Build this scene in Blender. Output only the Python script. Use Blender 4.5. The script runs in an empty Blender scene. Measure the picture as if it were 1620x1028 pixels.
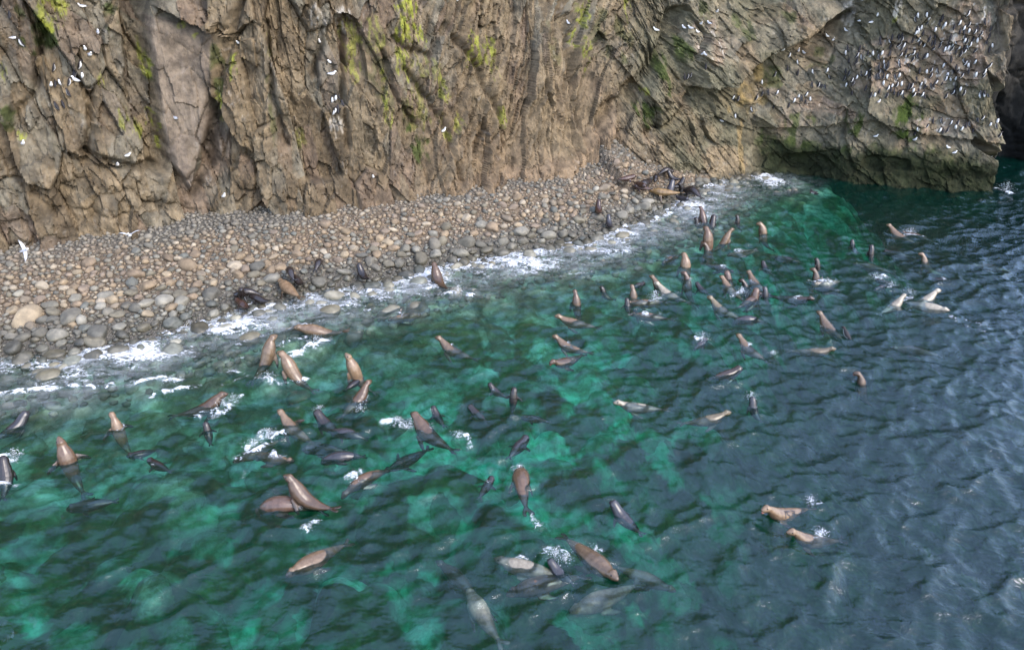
import bpy, bmesh, math, random
import numpy as np
from mathutils import Vector, Matrix
from mathutils.bvhtree import BVHTree

# ------------------------------------------------------------------ camera, sky, sun, exposure
SC = bpy.context.scene
COL = SC.collection
CAM_H = 18.0
FPX = 1271.0                       # focal length in pixels of the 1620 wide photograph
PITCH = math.radians(26.9)
SUN_EL, SUN_AZ = math.radians(42), math.radians(130)   # azimuth clockwise from straight ahead
cam = bpy.data.objects.new('camera', bpy.data.cameras.new('camera'))
COL.objects.link(cam)
cam.location = (0, 0, CAM_H)
cam.rotation_euler = (math.pi / 2 - PITCH, 0, 0)
cam.data.sensor_width = 36
cam.data.lens = 36 * FPX / 1620
cam.data.clip_end = 3000
SC.camera = cam

world = bpy.data.worlds.new('World')
SC.world = world
world.use_nodes = True
wn, wl = world.node_tree.nodes, world.node_tree.links
wn.clear()
sky = wn.new('ShaderNodeTexSky')
sky.sky_type = 'NISHITA'
sky.sun_disc = False
sky.sun_elevation = SUN_EL
sky.sun_rotation = SUN_AZ
sky.air_density = 1.0
sky.dust_density = 2.0
hs = wn.new('ShaderNodeHueSaturation')
hs.inputs['Saturation'].default_value = 1.15
bg = wn.new('ShaderNodeBackground')
bg.inputs['Strength'].default_value = 0.15
wo = wn.new('ShaderNodeOutputWorld')
wl.new(sky.outputs[0], hs.inputs['Color'])
ov = wn.new('ShaderNodeMix'); ov.data_type = 'RGBA'
ov.inputs[0].default_value = .24
ov.inputs[7].default_value = (5.4, 5.9, 8.2, 1)          # even cloud layer
wl.new(hs.outputs[0], ov.inputs[6])
wl.new(ov.outputs[2], bg.inputs['Color'])
wl.new(bg.outputs[0], wo.inputs['Surface'])

sun = bpy.data.objects.new('sun', bpy.data.lights.new('sun', 'SUN'))
COL.objects.link(sun)
sun.data.energy = 0.5
sun.data.angle = math.radians(28)
sun.data.color = (1.0, 0.97, 0.93)
_d = Vector((math.sin(SUN_AZ) * math.cos(SUN_EL), math.cos(SUN_AZ) * math.cos(SUN_EL), math.sin(SUN_EL)))
sun.rotation_euler = _d.to_track_quat('Z', 'Y').to_euler()

SC.view_settings.view_transform = 'Standard'
SC.view_settings.look = 'None'
SC.view_settings.gamma = 1
SC.view_settings.use_curve_mapping = False
SC.view_settings.exposure = 1.78
SC.cycles.use_denoising = True
SC.cycles.max_bounces = 6
SC.cycles.diffuse_bounces = 2
SC.cycles.glossy_bounces = 3
SC.cycles.transparent_max_bounces = 12
SC.cycles.volume_bounces = 0
SC.cycles.caustics_reflective = False
SC.cycles.caustics_refractive = False

random.seed(4)
RNG = np.random.default_rng(11)
R = math.radians
CP, SP = math.cos(PITCH), math.sin(PITCH)

# ------------------------------------------------------------------ measuring helpers
def at(px, py, z=0.0):
    """point of the place at height z that the photograph shows at pixel px, py"""
    u, v = px - 810.0, py - 514.0
    dy = FPX * CP - v * SP
    dz = -FPX * SP - v * CP
    t = (z - CAM_H) / dz
    return np.array([u * t, dy * t, z])

def to_px(p):
    p = np.asarray(p, float)
    x, y, z = p[..., 0], p[..., 1], p[..., 2] - CAM_H
    d = y * CP - z * SP
    up = y * SP + z * CP
    return 810 + FPX * x / d, 514 - FPX * up / d

# ------------------------------------------------------------------ noise
def _h(ix, iy, seed):
    ix = ix.astype(np.int64).astype(np.uint32); iy = iy.astype(np.int64).astype(np.uint32)
    h = ix * np.uint32(374761393) + iy * np.uint32(668265263) + np.uint32((seed * 2246822519) & 0xffffffff)
    h ^= h >> np.uint32(13); h *= np.uint32(1274126177); h ^= h >> np.uint32(16)
    h *= np.uint32(2246822519); h ^= h >> np.uint32(15)
    return h.astype(np.float64) / 4294967295.0

def vnoise(x, y, seed=0):
    ix, iy = np.floor(x), np.floor(y)
    fx, fy = x - ix, y - iy
    fx = fx * fx * fx * (fx * (fx * 6 - 15) + 10); fy = fy * fy * fy * (fy * (fy * 6 - 15) + 10)
    a, b = _h(ix, iy, seed), _h(ix + 1, iy, seed)
    c, d = _h(ix, iy + 1, seed), _h(ix + 1, iy + 1, seed)
    return (a * (1 - fx) + b * fx) * (1 - fy) + (c * (1 - fx) + d * fx) * fy

def fbm(x, y, seed=0, oct=4, gain=.5):
    t, a, n = 0, 1.0, 0
    for i in range(oct):
        t = t + a * (vnoise(x, y, seed + i * 17) - .5) * 2; n += a
        x, y, a = x * 2.03 + 3.1, y * 2.03 + 1.7, a * gain
    return t / n

def worley(x, y, seed=0, jit=.9):
    """F1, F2, cell id hashes and offset to the cell's point"""
    ix, iy = np.floor(x), np.floor(y)
    f1 = np.full(x.shape, 9.0); f2 = np.full(x.shape, 9.0)
    cx = np.zeros(x.shape); cy = np.zeros(x.shape); ox = np.zeros(x.shape); oy = np.zeros(x.shape)
    for dx in (-1, 0, 1):
        for dy in (-1, 0, 1):
            gx, gy = ix + dx, iy + dy
            px = gx + .5 + jit * (_h(gx, gy, seed) - .5)
            py = gy + .5 + jit * (_h(gx, gy, seed + 1) - .5)
            ddx, ddy = x - px, y - py
            d = np.sqrt(ddx * ddx + ddy * ddy)
            near = d < f1
            f2 = np.where(near, f1, np.minimum(f2, d))
            f1 = np.where(near, d, f1)
            cx = np.where(near, gx, cx); cy = np.where(near, gy, cy)
            ox = np.where(near, ddx, ox); oy = np.where(near, ddy, oy)
    return f1, f2, cx, cy, ox, oy

def sstep(a, b, x):
    t = np.clip((x - a) / (b - a), 0, 1)
    return t * t * (3 - 2 * t)

def seg_dist(x, y, pts):
    """distance to a polyline, signed side (left of travel positive), and running parameter"""
    best = np.full(x.shape, 1e9); side = np.zeros(x.shape); par = np.zeros(x.shape)
    for i in range(len(pts) - 1):
        ax, ay = pts[i][:2]; bx, by = pts[i + 1][:2]
        ex, ey = bx - ax, by - ay
        L2 = ex * ex + ey * ey
        tt = np.clip(((x - ax) * ex + (y - ay) * ey) / L2, 0, 1)
        dx, dy = x - ax - tt * ex, y - ay - tt * ey
        d = np.hypot(dx, dy)
        m = d < best
        best = np.where(m, d, best)
        side = np.where(m, ex * (y - ay) - ey * (x - ax), side)
        par = np.where(m, i + tt, par)
    return best, side, par

# ------------------------------------------------------------------ scene helpers
def mesh_np(name, verts, faces, mat=None, smooth=True, attrs=None, kind=None, parent=None, colors=None):
    verts = np.asarray(verts, np.float32); faces = np.asarray(faces, np.int32)
    me = bpy.data.meshes.new(name)
    k = faces.shape[1]
    me.vertices.add(len(verts)); me.vertices.foreach_set('co', verts.ravel())
    me.loops.add(faces.size); me.loops.foreach_set('vertex_index', faces.ravel())
    me.polygons.add(len(faces))
    me.polygons.foreach_set('loop_start', np.arange(0, faces.size, k, dtype=np.int32))
    me.polygons.foreach_set('loop_total', np.full(len(faces), k, np.int32))
    me.polygons.foreach_set('use_smooth', np.full(len(faces), smooth, bool))
    me.update()
    for n, a in (attrs or {}).items():
        at_ = me.attributes.new(n, 'FLOAT', 'POINT'); at_.data.foreach_set('value', np.asarray(a, np.float32))
    for n, a in (colors or {}).items():
        a = np.asarray(a, np.float32)
        if a.shape[1] == 3: a = np.concatenate([a, np.ones((len(a), 1), np.float32)], 1)
        at_ = me.attributes.new(n, 'FLOAT_COLOR', 'POINT'); at_.data.foreach_set('color', a.ravel())
    if mat: me.materials.append(mat)
    o = bpy.data.objects.new(name, me); COL.objects.link(o)
    if kind: o['kind'] = kind
    if parent: o.parent = parent
    return o

def tag(o, label, cat, group=None):
    o['label'] = label; o['category'] = cat
    if group: o['group'] = group
    return o

def grid_faces(nr, nc):
    i = np.arange((nr - 1) * (nc - 1)); r, c = i // (nc - 1), i % (nc - 1)
    a = r * nc + c
    return np.stack([a, a + 1, a + nc + 1, a + nc], 1)

def compact(verts, faces, keep_face, *arrs):
    f = faces[keep_face]
    used = np.unique(f)
    mp = np.full(len(verts), -1); mp[used] = np.arange(len(used))
    return (verts[used], mp[f]) + tuple(a[used] for a in arrs)

class N:
    """tiny node-tree builder"""
    def __init__(s, name):
        s.m = bpy.data.materials.new(name); s.m.use_nodes = True
        s.t = s.m.node_tree; s.t.nodes.clear()
        s.out = s.t.nodes.new('ShaderNodeOutputMaterial')
    def n(s, typ, **kw):
        x = s.t.nodes.new('ShaderNode' + typ)
        for k, v in kw.items():
            if k.startswith('i_'):
                key = k[2:].replace('_', ' ')
                x.inputs[key].default_value = v
            else: setattr(x, k, v)
        return x
    def l(s, a, b): s.t.links.new(a, b)
    def attr(s, name): return s.n('Attribute', attribute_name=name)
    def noise(s, vec, scale, detail=4, rough=.55, dist=0):
        x = s.n('TexNoise', i_Scale=scale, i_Detail=detail, i_Roughness=rough, i_Distortion=dist)
        s.l(vec, x.inputs['Vector']); return x.outputs[0]
    def ramp(s, fac, a, b, lo=0., hi=1.):
        x = s.n('MapRange', interpolation_type='SMOOTHSTEP')
        s.l(fac, x.inputs[0])
        for k, v in zip((1, 2, 3, 4), (a, b, lo, hi)): x.inputs[k].default_value = v
        return x.outputs[0]
    def mix(s, fac, a, b, blend='MIX'):
        x = s.n('Mix', data_type='RGBA', blend_type=blend)
        for k, v in ((0, fac), (6, a), (7, b)):
            if isinstance(v, (int, float)): x.inputs[k].default_value = v
            elif isinstance(v, tuple): x.inputs[k].default_value = (*v, 1)
            else: s.l(v, x.inputs[k])
        return x.outputs[2]
    def math(s, op, a, b=0.):
        x = s.n('Math', operation=op)
        for k, v in ((0, a), (1, b)):
            if isinstance(v, (int, float)): x.inputs[k].default_value = v
            else: s.l(v, x.inputs[k])
        return x.outputs[0]
    def bump(s, hgt, strength=.5, dist=.05):
        x = s.n('Bump', i_Strength=strength, i_Distance=dist); s.l(hgt, x.inputs['Height']); return x.outputs[0]

def val(x, f):
    """grey colour from a 0..1 float as a multiplier"""
    return f

# ------------------------------------------------------------------ materials
def make_rock(name):
    b = N(name)
    tc = b.n('TexCoord').outputs['Object']
    col = b.attr('Col').outputs['Color']
    n1 = b.noise(tc, 1.3, 6, .62)
    n2 = b.noise(tc, 7.0, 5, .65)
    mp = b.n('Mapping'); mp.inputs['Scale'].default_value = (6, 6, 1.6); b.l(tc, mp.inputs['Vector'])
    n3 = b.noise(mp.outputs[0], 1.6, 6, .68, .6)
    c = b.mix(b.ramp(n1, .35, .65), b.mix(1, col, (.56, .55, .52), 'MULTIPLY'), b.mix(1, col, (1.16, 1.12, 1.02), 'MULTIPLY'))
    c = b.mix(b.ramp(n3, .33, .46, .5, 0), c, b.mix(1, c, (.45, .42, .39), 'MULTIPLY'))
    c = b.mix(b.ramp(n2, .58, .74, 0, .5), c, b.mix(1, c, (1.5, 1.46, 1.4), 'MULTIPLY'))
    p = b.n('BsdfPrincipled', i_Roughness=.85); p.inputs['Specular IOR Level'].default_value = .12
    b.l(c, p.inputs['Base Color'])
    hgt = b.math('ADD', b.math('MULTIPLY', n2, .5), b.math('MULTIPLY', n3, .9))
    b.l(b.bump(hgt, .75, .09), p.inputs['Normal'])
    b.l(p.outputs[0], b.out.inputs['Surface'])
    return b.m

def make_stone(name, obj_color):
    b = N(name)
    tc = b.n('TexCoord').outputs['Object']
    geo = b.n('NewGeometry').outputs['Position']
    if obj_color:
        col = b.n('ObjectInfo').outputs['Color']
    else:
        col = b.attr('Col').outputs['Color']
    n1 = b.noise(geo, 3.0, 5, .6)
    n2 = b.noise(geo, 16.0, 4, .6)
    mp = b.n('Mapping'); mp.inputs['Rotation'].default_value = (.5, .3, .8); mp.inputs['Scale'].default_value = (2, 2, 14); b.l(geo, mp.inputs['Vector'])
    n3 = b.noise(mp.outputs[0], 1.0, 3, .5, .4)
    c = b.mix(b.ramp(n1, .35, .65), b.mix(1, col, (.8, .8, .8), 'MULTIPLY'), b.mix(1, col, (1.15, 1.14, 1.12), 'MULTIPLY'))
    c = b.mix(b.ramp(n2, .55, .75, 0, .35), c, b.mix(1, c, (.6, .6, .6), 'MULTIPLY'))
    c = b.mix(b.ramp(n3, .56, .72, 0, .45), c, b.mix(1, c, (1.35, 1.32, 1.3), 'MULTIPLY'))
    sep = b.n('SeparateXYZ'); b.l(geo, sep.inputs[0])
    zz = b.math('ADD', sep.outputs[2], b.math('MULTIPLY', b.math('SUBTRACT', n1, .5), .5))
    wet = b.ramp(zz, .15, .75, 1, 0)
    under = b.ramp(sep.outputs[2], -.25, .0, 1, 0)
    wet = b.math('SUBTRACT', wet, b.math('MULTIPLY', under, .8))
    c = b.mix(wet, c, b.mix(1, c, (.56, .57, .54), 'MULTIPLY'))
    p = b.n('BsdfPrincipled')
    b.l(c, p.inputs['Base Color'])
    b.l(b.math('SUBTRACT', .85, b.math('MULTIPLY', wet, .45)), p.inputs['Roughness'])
    b.l(b.bump(b.math('ADD', n2, b.math('MULTIPLY', n3, .5)), .35, .03), p.inputs['Normal'])
    b.l(p.outputs[0], b.out.inputs['Surface'])
    return b.m

def make_ground(name):
    b = N(name)
    geo = b.n('NewGeometry').outputs['Position']
    col = b.attr('Col').outputs['Color']
    n1 = b.noise(geo, 2.2, 5, .6)
    v = b.n('TexVoronoi', i_Scale=9.0, feature='F1'); b.l(geo, v.inputs['Vector'])
    ve = b.n('TexVoronoi', i_Scale=9.0, feature='DISTANCE_TO_EDGE'); b.l(geo, ve.inputs['Vector'])
    sepc = b.n('SeparateColor'); b.l(v.outputs['Color'], sepc.inputs[0])
    c = b.mix(sepc.outputs[0], b.mix(1, col, (.65, .65, .65), 'MULTIPLY'), b.mix(1, col, (1.3, 1.28, 1.25), 'MULTIPLY'))
    c = b.mix(b.ramp(ve.outputs[0], .0, .1, .7, 0), c, b.mix(1, col, (.35, .33, .3), 'MULTIPLY'))
    c = b.mix(b.ramp(n1, .4, .62), b.mix(1, c, (.8, .8, .8), 'MULTIPLY'), c)
    p = b.n('BsdfPrincipled', i_Roughness=.9); p.inputs['Specular IOR Level'].default_value = .15
    b.l(c, p.inputs['Base Color'])
    b.l(b.bump(b.ramp(v.outputs['Distance'], 0, .7, 1, 0), .9, .08), p.inputs['Normal'])
    b.l(p.outputs[0], b.out.inputs['Surface'])
    return b.m

def make_seabed(name):
    b = N(name)
    geo = b.n('NewGeometry').outputs['Position']
    col = b.attr('Col').outputs['Color']
    n1 = b.noise(geo, .9, 6, .62, .3)
    n2 = b.noise(geo, 4.0, 5, .6)
    wv = b.n('VectorMath', operation='ADD'); nz = b.n('TexNoise', i_Scale=1.1, i_Detail=4.0); b.l(geo, nz.inputs['Vector'])
    ns = b.n('VectorMath', operation='SCALE'); ns.inputs['Scale'].default_value = 1.0; b.l(nz.outputs['Color'], ns.inputs[0])
    b.l(geo, wv.inputs[0]); b.l(ns.outputs[0], wv.inputs[1])
    fl = b.n('Mapping'); fl.inputs['Scale'].default_value = (1, 1, .3); b.l(wv.outputs[0], fl.inputs['Vector'])
    v = b.n('TexVoronoi', i_Scale=1.0); b.l(fl.outputs[0], v.inputs['Vector'])
    ve = b.n('TexVoronoi', i_Scale=1.0, feature='DISTANCE_TO_EDGE'); b.l(fl.outputs[0], ve.inputs['Vector'])
    sc_ = b.n('SeparateColor'); b.l(v.outputs['Color'], sc_.inputs[0])
    c = b.mix(b.ramp(n1, .42, .58), b.mix(1, col, (.62, .66, .6), 'MULTIPLY'), b.mix(1, col, (1.25, 1.25, 1.25), 'MULTIPLY'))
    c = b.mix(b.ramp(sc_.outputs[0], .5, .7, 0, .4), c, b.mix(1, c, (.42, .5, .28), 'MULTIPLY'))
    c = b.mix(b.ramp(sc_.outputs[1], .8, .88, 0, .6), c, b.mix(1, c, (.22, .26, .14), 'MULTIPLY'))
    c = b.mix(b.ramp(ve.outputs[0], .0, .2, .3, 0), c, b.mix(1, c, (.25, .28, .22), 'MULTIPLY'))
    c = b.mix(b.ramp(n2, .42, .58, .5, 0), c, b.mix(1, c, (.5, .55, .45), 'MULTIPLY'))
    p = b.n('BsdfPrincipled', i_Roughness=.95); p.inputs['Specular IOR Level'].default_value = .1
    b.l(c, p.inputs['Base Color'])
    b.l(p.outputs[0], b.out.inputs['Surface'])
    return b.m

def make_water(name):
    b = N(name)
    geo = b.n('NewGeometry').outputs['Position']
    foam = b.attr('foam').outputs['Fac']
    mp = b.n('Mapping'); mp.inputs['Rotation'].default_value = (0, 0, R(20)); mp.inputs['Scale'].default_value = (1, 1.7, 1); b.l(geo, mp.inputs['Vector'])
    r1 = b.noise(mp.outputs[0], 4.2, 3, .5, .5)
    r2 = b.noise(geo, 9.0, 3, .6, .3)
    rip = b.math('ADD', r1, b.math('MULTIPLY', r2, .28))
    nrm = b.bump(rip, .5, .09)
    # clear body, sky mirrored by the surface
    fr = b.n('Fresnel', i_IOR=1.55); b.l(nrm, fr.inputs['Normal'])
    gl = b.n('BsdfGlossy', i_Roughness=.02); gl.inputs['Color'].default_value = (.88, .93, 1, 1); b.l(nrm, gl.inputs['Normal'])
    tr = b.n('BsdfTransparent'); tr.inputs['Color'].default_value = (.96, .98, .97, 1)
    tb = b.n('BsdfDiffuse'); tb.inputs['Color'].default_value = (.006, .125, .088, 1)      # fine turbidity close to the surface
    m0 = b.n('MixShader'); m0.inputs[0].default_value = .08
    b.l(tr.outputs[0], m0.inputs[1]); b.l(tb.outputs[0], m0.inputs[2])
    m1 = b.n('MixShader')
    b.l(b.math('MULTIPLY', fr.outputs[0], 1.0), m1.inputs[0]); b.l(m0.outputs[0], m1.inputs[1]); b.l(gl.outputs[0], m1.inputs[2])
    # foam: streaky broken white
    fw = b.n('Mapping'); fw.inputs['Rotation'].default_value = (0, 0, R(-35)); fw.inputs['Scale'].default_value = (1, 1.8, 1); b.l(geo, fw.inputs['Vector'])
    f1 = b.noise(fw.outputs[0], 1.7, 7, .68, .8)
    ridge = b.math('SUBTRACT', 1., b.math('MULTIPLY', b.math('ABSOLUTE', b.math('SUBTRACT', f1, .5)), 7.0))
    f2 = b.noise(geo, 7.0, 6, .7, .4)
    tex = b.math('ADD', b.math('MULTIPLY', ridge, .38), b.math('MULTIPLY', f2, .8))
    thr = b.math('SUBTRACT', tex, b.math('SUBTRACT', 1.04, b.math('MULTIPLY', foam, .64)))
    ff = b.math('MULTIPLY', b.ramp(thr, .0, .26, 0, .8), b.ramp(foam, .04, .16))
    veil = b.math('MULTIPLY', b.attr('veil').outputs['Fac'], b.ramp(b.noise(fw.outputs[0], 1.1, 7, .7, .8), .40, .60, .12, 1))
    ff = b.math('MAXIMUM', ff, veil)
    df = b.n('BsdfDiffuse'); df.inputs['Color'].default_value = (.8, .82, .84, 1)
    b.l(b.bump(b.math('ADD', f1, f2), .6, .08), df.inputs['Normal'])
    m2 = b.n('MixShader'); b.l(ff, m2.inputs[0]); b.l(m1.outputs[0], m2.inputs[1]); b.l(df.outputs[0], m2.inputs[2])
    b.l(m2.outputs[0], b.out.inputs['Surface'])
    ab = b.n('VolumeAbsorption'); ab.inputs['Color'].default_value = (.05, .87, .79, 1); ab.inputs['Density'].default_value = .45
    b.l(ab.outputs[0], b.out.inputs['Volume'])
    return b.m

M_ROCK = make_rock('cliff_rock')
M_STONE = make_stone('beach_stone', True)
M_STONES = make_stone('beach_stones', False)
M_GROUND = make_ground('beach_ground')
M_BED = make_seabed('seabed_ground')
M_WATER = make_water('sea_water')

# ------------------------------------------------------------------ shoreline and cliff base, measured in the photograph
WATER_PX = [(-330, 640), (-150, 600), (0, 566), (120, 560), (250, 535), (330, 508), (390, 488), (490, 466), (590, 447), (690, 420), (800, 403), (930, 380),
            (1000, 352), (1060, 325), (1105, 302), (1135, 284), (1185, 279)]
WATER = [at(x, y, 0)[:2] for x, y in WATER_PX]
WATER = [WATER[0] + (WATER[0] - WATER[1]) * 3] + WATER
BASE_PX = [(-300, 455, 2.0), (-150, 420, 2.0), (0, 388, 2.0), (130, 372, 2.1), (230, 352, 2.2), (350, 328, 2.3), (440, 331, 2.3), (540, 320, 2.3),
           (640, 306, 2.4), (700, 298, 2.4), (800, 277, 2.5), (880, 263, 2.6), (912, 242, 3.0), (924, 216, 4.0), (945, 203, 4.5), (968, 206, 4.3),
           (1000, 232, 3.1), (1040, 255, 2.0), (1120, 273, .6), (1190, 278, 0), (1280, 280, 0), (1340, 292, 0), (1440, 300, 0), (1520, 306, 0),
           (1576, 305, 0)]
base = [at(*p) for p in BASE_PX]
tip = base[-1]
base = [base[0] + (base[0] - base[1]) * 1.6] + base + [tip + (.5, 2.6, 0), tip + (.4, 6, 0), tip + (-.8, 13, 0)]
base = np.array(base)
_seg = np.r_[0, np.cumsum(np.hypot(*(np.diff(base[:, :2], axis=0).T)))]
S_TOT = _seg[-1]
DS = .06
s_ax = np.arange(0, S_TOT, DS)
def gsm(a, sig):
    k = int(sig * 3 / DS); w = np.exp(-.5 * (np.arange(-k, k + 1) * DS / sig) ** 2); w /= w.sum()
    return np.convolve(np.pad(a, k, mode='reflect', reflect_type='odd'), w, 'valid')
BX, BY, BZ = (gsm(np.interp(s_ax, _seg, base[:, i]), .45) for i in range(3))
tx, ty = gsm(np.gradient(BX), 1.0), gsm(np.gradient(BY), 1.0)
tl = np.hypot(tx, ty); NX, NY = ty / tl, -tx / tl          # outward (towards the sea)
S_HEAD = np.interp(22, np.arange(len(_seg)), _seg)           # where the cliff foot meets the water (index of 1280 px)
S_GULLY = _seg[16]; S_TIP = _seg[26]
S_WET = _seg[20]

# ------------------------------------------------------------------ beach and seabed
def beach_height(x, y):
    dw, side, _ = seg_dist(x, y, WATER)
    sub = [(bx, by, bz) for bx, by, bz in base[:22]]
    dc, _, par = seg_dist(x, y, sub)
    zc = np.interp(par, np.arange(len(sub)), [p[2] for p in sub])
    land = side > 0
    up = zc * (dw / (dw + dc + 1e-6)) ** .85
    dep = .17 * np.minimum(dw, 5) * .8 + .25 * np.clip(dw - 5, 0, 9) + .2 * np.clip(dw - 14, 0, 22)
    dep = dep + np.where(land, 0, .35 * np.clip(x - 4 + .35 * (y - 30) * (y < 30) * -1, 0, 14) * sstep(6, 14, dw))
    return np.where(land, up, -dep), np.where(land, dw, -dw), dc

gx = np.r_[-400, -200, -110, -70, np.arange(-48, 60, .2), 75, 110, 200, 400]
gy = np.r_[-200, -60, -10, 2, np.arange(7, 76, .2), 90, 130, 220, 500]
GX, GY = np.meshgrid(gx, gy)
BH, BDW, BDC = beach_height(GX, GY)
# rounded boulders and kelp ledges of the sea floor
wx = GX + .5 * fbm(GX * .5, GY * .5, 5); wy = GY + .5 * fbm(GX * .5 + 9, GY * .5, 6)
f1, f2, cx, cy, _, _ = worley(wx / 1.25, wy / 1.25, 31)
dome = np.sqrt(np.clip(1 - (f1 / .62) ** 2, 0, 1)) * (.1 + .55 * _h(cx, cy, 77))
g1, g2, ccx, ccy, _, _ = worley(wx / 3.1, wy / 3.1, 41)
dome2 = np.clip(1 - (g1 / .7) ** 2, 0, 1) * (.2 + 1.5 * _h(ccx, ccy, 71))
under = sstep(0, 2.5, -BDW)
deepw = sstep(7, 13, -BDW)
near_left = sstep(34, 24, GY) * sstep(8, -2, GX)
BH = BH + dome * under * .8 + dome2 * deepw * (.45 + .55 * near_left)
BH = BH + .07 * fbm(GX * .9, GY * .9, 3) * (1 - under)
far = sstep(5, 40, GX - 40) + sstep(5, 30, GY - 66) + sstep(5, 30, 8 - GY)
BH = np.where(BDW < 0, np.minimum(BH, -.3 * np.minimum(1, -BDW / 2)), BH)
BH = BH * (1 - np.clip(far, 0, 1)) + np.clip(far, 0, 1) * -8.0
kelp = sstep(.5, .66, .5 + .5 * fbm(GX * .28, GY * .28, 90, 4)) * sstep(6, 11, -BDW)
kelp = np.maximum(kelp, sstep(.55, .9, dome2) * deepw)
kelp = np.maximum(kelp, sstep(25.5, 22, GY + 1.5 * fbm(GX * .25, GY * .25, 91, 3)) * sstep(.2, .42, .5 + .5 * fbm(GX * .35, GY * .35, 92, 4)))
pale = np.array([.46, .44, .34]); sandc = np.array([.66, .70, .52]); kelpc = np.array([.055, .085, .02]); moss = np.array([.13, .16, .06])
t = _h(cx, cy, 5)[..., None]
bedc = pale * (.6 + .8 * t)
bedc = bedc * (1 - deepw[..., None]) + deepw[..., None] * sandc * (.9 + .3 * t)
bedc = bedc + (moss - bedc) * (sstep(2, 7, -BDW) * sstep(.45, .8, _h(cx, cy, 8)))[..., None]
deep_dim = sstep(2, 11, GX - .25 * (GY - 20)) * sstep(8, 16, -BDW)  # dimness of the deep water offshore, put into the seabed colour
kelp = np.maximum(kelp, deep_dim * (.75 + .25 * kelp))  # the weed mask takes in that painted dimness too
bedc = bedc + (kelpc * (.6 + 1.2 * t) - bedc) * np.maximum(kelp * (.35 + .65 * sstep(.2, .5, _h(cx, cy, 14))), deep_dim)[..., None]
n_up = sstep(.3, .75, BDW / (BDW + BDC + 1e-6))
tan, grey = np.array([.30, .22, .145]), np.array([.19, .175, .145])
band = .7 * sstep(.12, .40, BDW / (BDW + BDC + 1e-6)) * sstep(.95, .6, BDW / (BDW + BDC + 1e-6) + .25 * fbm(GX * .2, GY * .2, 8))
beachc = .8 * grey + (tan - grey) * (band * (.75 + .25 * fbm(GX * .4, GY * .4, 12)))[..., None]
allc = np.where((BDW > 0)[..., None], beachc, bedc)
verts = np.stack([GX, GY, BH], -1).reshape(-1, 3)
F = grid_faces(len(gy), len(gx))
fz = BDW.ravel()[F].mean(1)
vv, ff, cc = compact(verts, F, fz > -.15, allc.reshape(-1, 3))
beach = mesh_np('beach', vv, ff, M_GROUND, kind='structure', colors={'Col': cc})
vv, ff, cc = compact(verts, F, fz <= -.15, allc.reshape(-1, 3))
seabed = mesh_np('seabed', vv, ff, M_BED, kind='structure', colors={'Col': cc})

def ground_z(x, y):
    i = np.clip((x - gx[4]) / .2, 0, 539); j = np.clip((y - gy[4]) / .2, 0, 343)
    i0, j0 = int(i), int(j); a, b = i - i0, j - j0
    A = BH[j0 + 4:j0 + 6, i0 + 4:i0 + 6]
    return float((A[0, 0] * (1 - a) + A[0, 1] * a) * (1 - b) + (A[1, 0] * (1 - a) + A[1, 1] * a) * b)

# ------------------------------------------------------------------ cliff
h_ax = np.r_[np.arange(-2.6, 14.8, .062), np.linspace(15, 27, 26)]
S, H = np.meshgrid(s_ax, h_ax)
nS = len(s_ax)
def col_(a): return np.broadcast_to(a[None, :], S.shape)
def lean_of(s):      # inward metres per metre of height
    return np.interp(s, [0, _seg[6], _seg[9], _seg[13], S_GULLY - 1, S_GULLY + 2, _seg[20], _seg[24], S_TIP, S_TOT],
                     [.16, .17, .24, .34, .30, .28, .20, .10, .04, .05])
LEAN = lean_of(S)
APRON = np.interp(S, [0, _seg[5], _seg[8], _seg[11], _seg[13], S_GULLY, _seg[20], S_TOT], [.3, .3, .7, 1.5, 1.6, .5, .2, 0])
def base_point(S, H, i=None):
    s = np.clip(S / DS, 0, nS - 1.001); i0 = s.astype(int); a = s - i0
    def L(A): return A[i0] * (1 - a) + A[i0 + 1] * a
    inn = lean_of(S) * np.maximum(H, -1)
    ap = np.interp(S, [0, _seg[5], _seg[8], _seg[11], _seg[13], S_GULLY, _seg[20], S_TOT], [.3, .3, .7, 1.5, 1.6, .5, .2, 0])
    out = ap * np.clip(1 - H / 4.5, 0, 1) ** 2 - inn
    nx, ny = L(NX), L(NY)
    return np.stack([L(BX) + nx * out - .235 * np.clip(H, 0, 30) * sstep(S_TIP - 7, S_TIP, S), L(BY) + ny * out, L(BZ) + H], -1), nx, ny

_sg, _hg = np.meshgrid(np.arange(0, S_TIP + 2, .15), np.arange(-1, 15, .12))
_pp, _, _ = base_point(_sg, _hg)
_px, _py = to_px(_pp)
def sh(px, py):
    """place on the cliff (along, up) seen at a pixel of the photograph"""
    k = np.argmin((_px - px) ** 2 + (_py - py) ** 2)
    return _sg.flat[k], _hg.flat[k]

def rot(a, S, H):
    a = R(a); return S * math.cos(a) - H * math.sin(a), S * math.sin(a) + H * math.cos(a)

def facets(S, H, ang, wS, wH, seed, warp=.14):
    """blocky rock: every cell a tilted plane; returns height, joint closeness, cell tone"""
    u, v = rot(ang, S, H)
    u = u + warp * fbm(u / wS * .9, v / wH * .9, seed + 50, 3) * wS
    v = v + warp * fbm(u / wS * .9 + 7, v / wH * .9, seed + 60, 3) * wH
    f1, f2, cx, cy, ox, oy = worley(u / wS, v / wH, seed)
    off = _h(cx, cy, seed + 7) - .5
    t1, t2 = _h(cx, cy, seed + 8) - .5, _h(cx, cy, seed + 9) - .5
    return off + 1.1 * t1 * ox + .9 * t2 * oy, f2 - f1, _h(cx, cy, seed + 10), _h(cx, cy, seed + 11)

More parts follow.
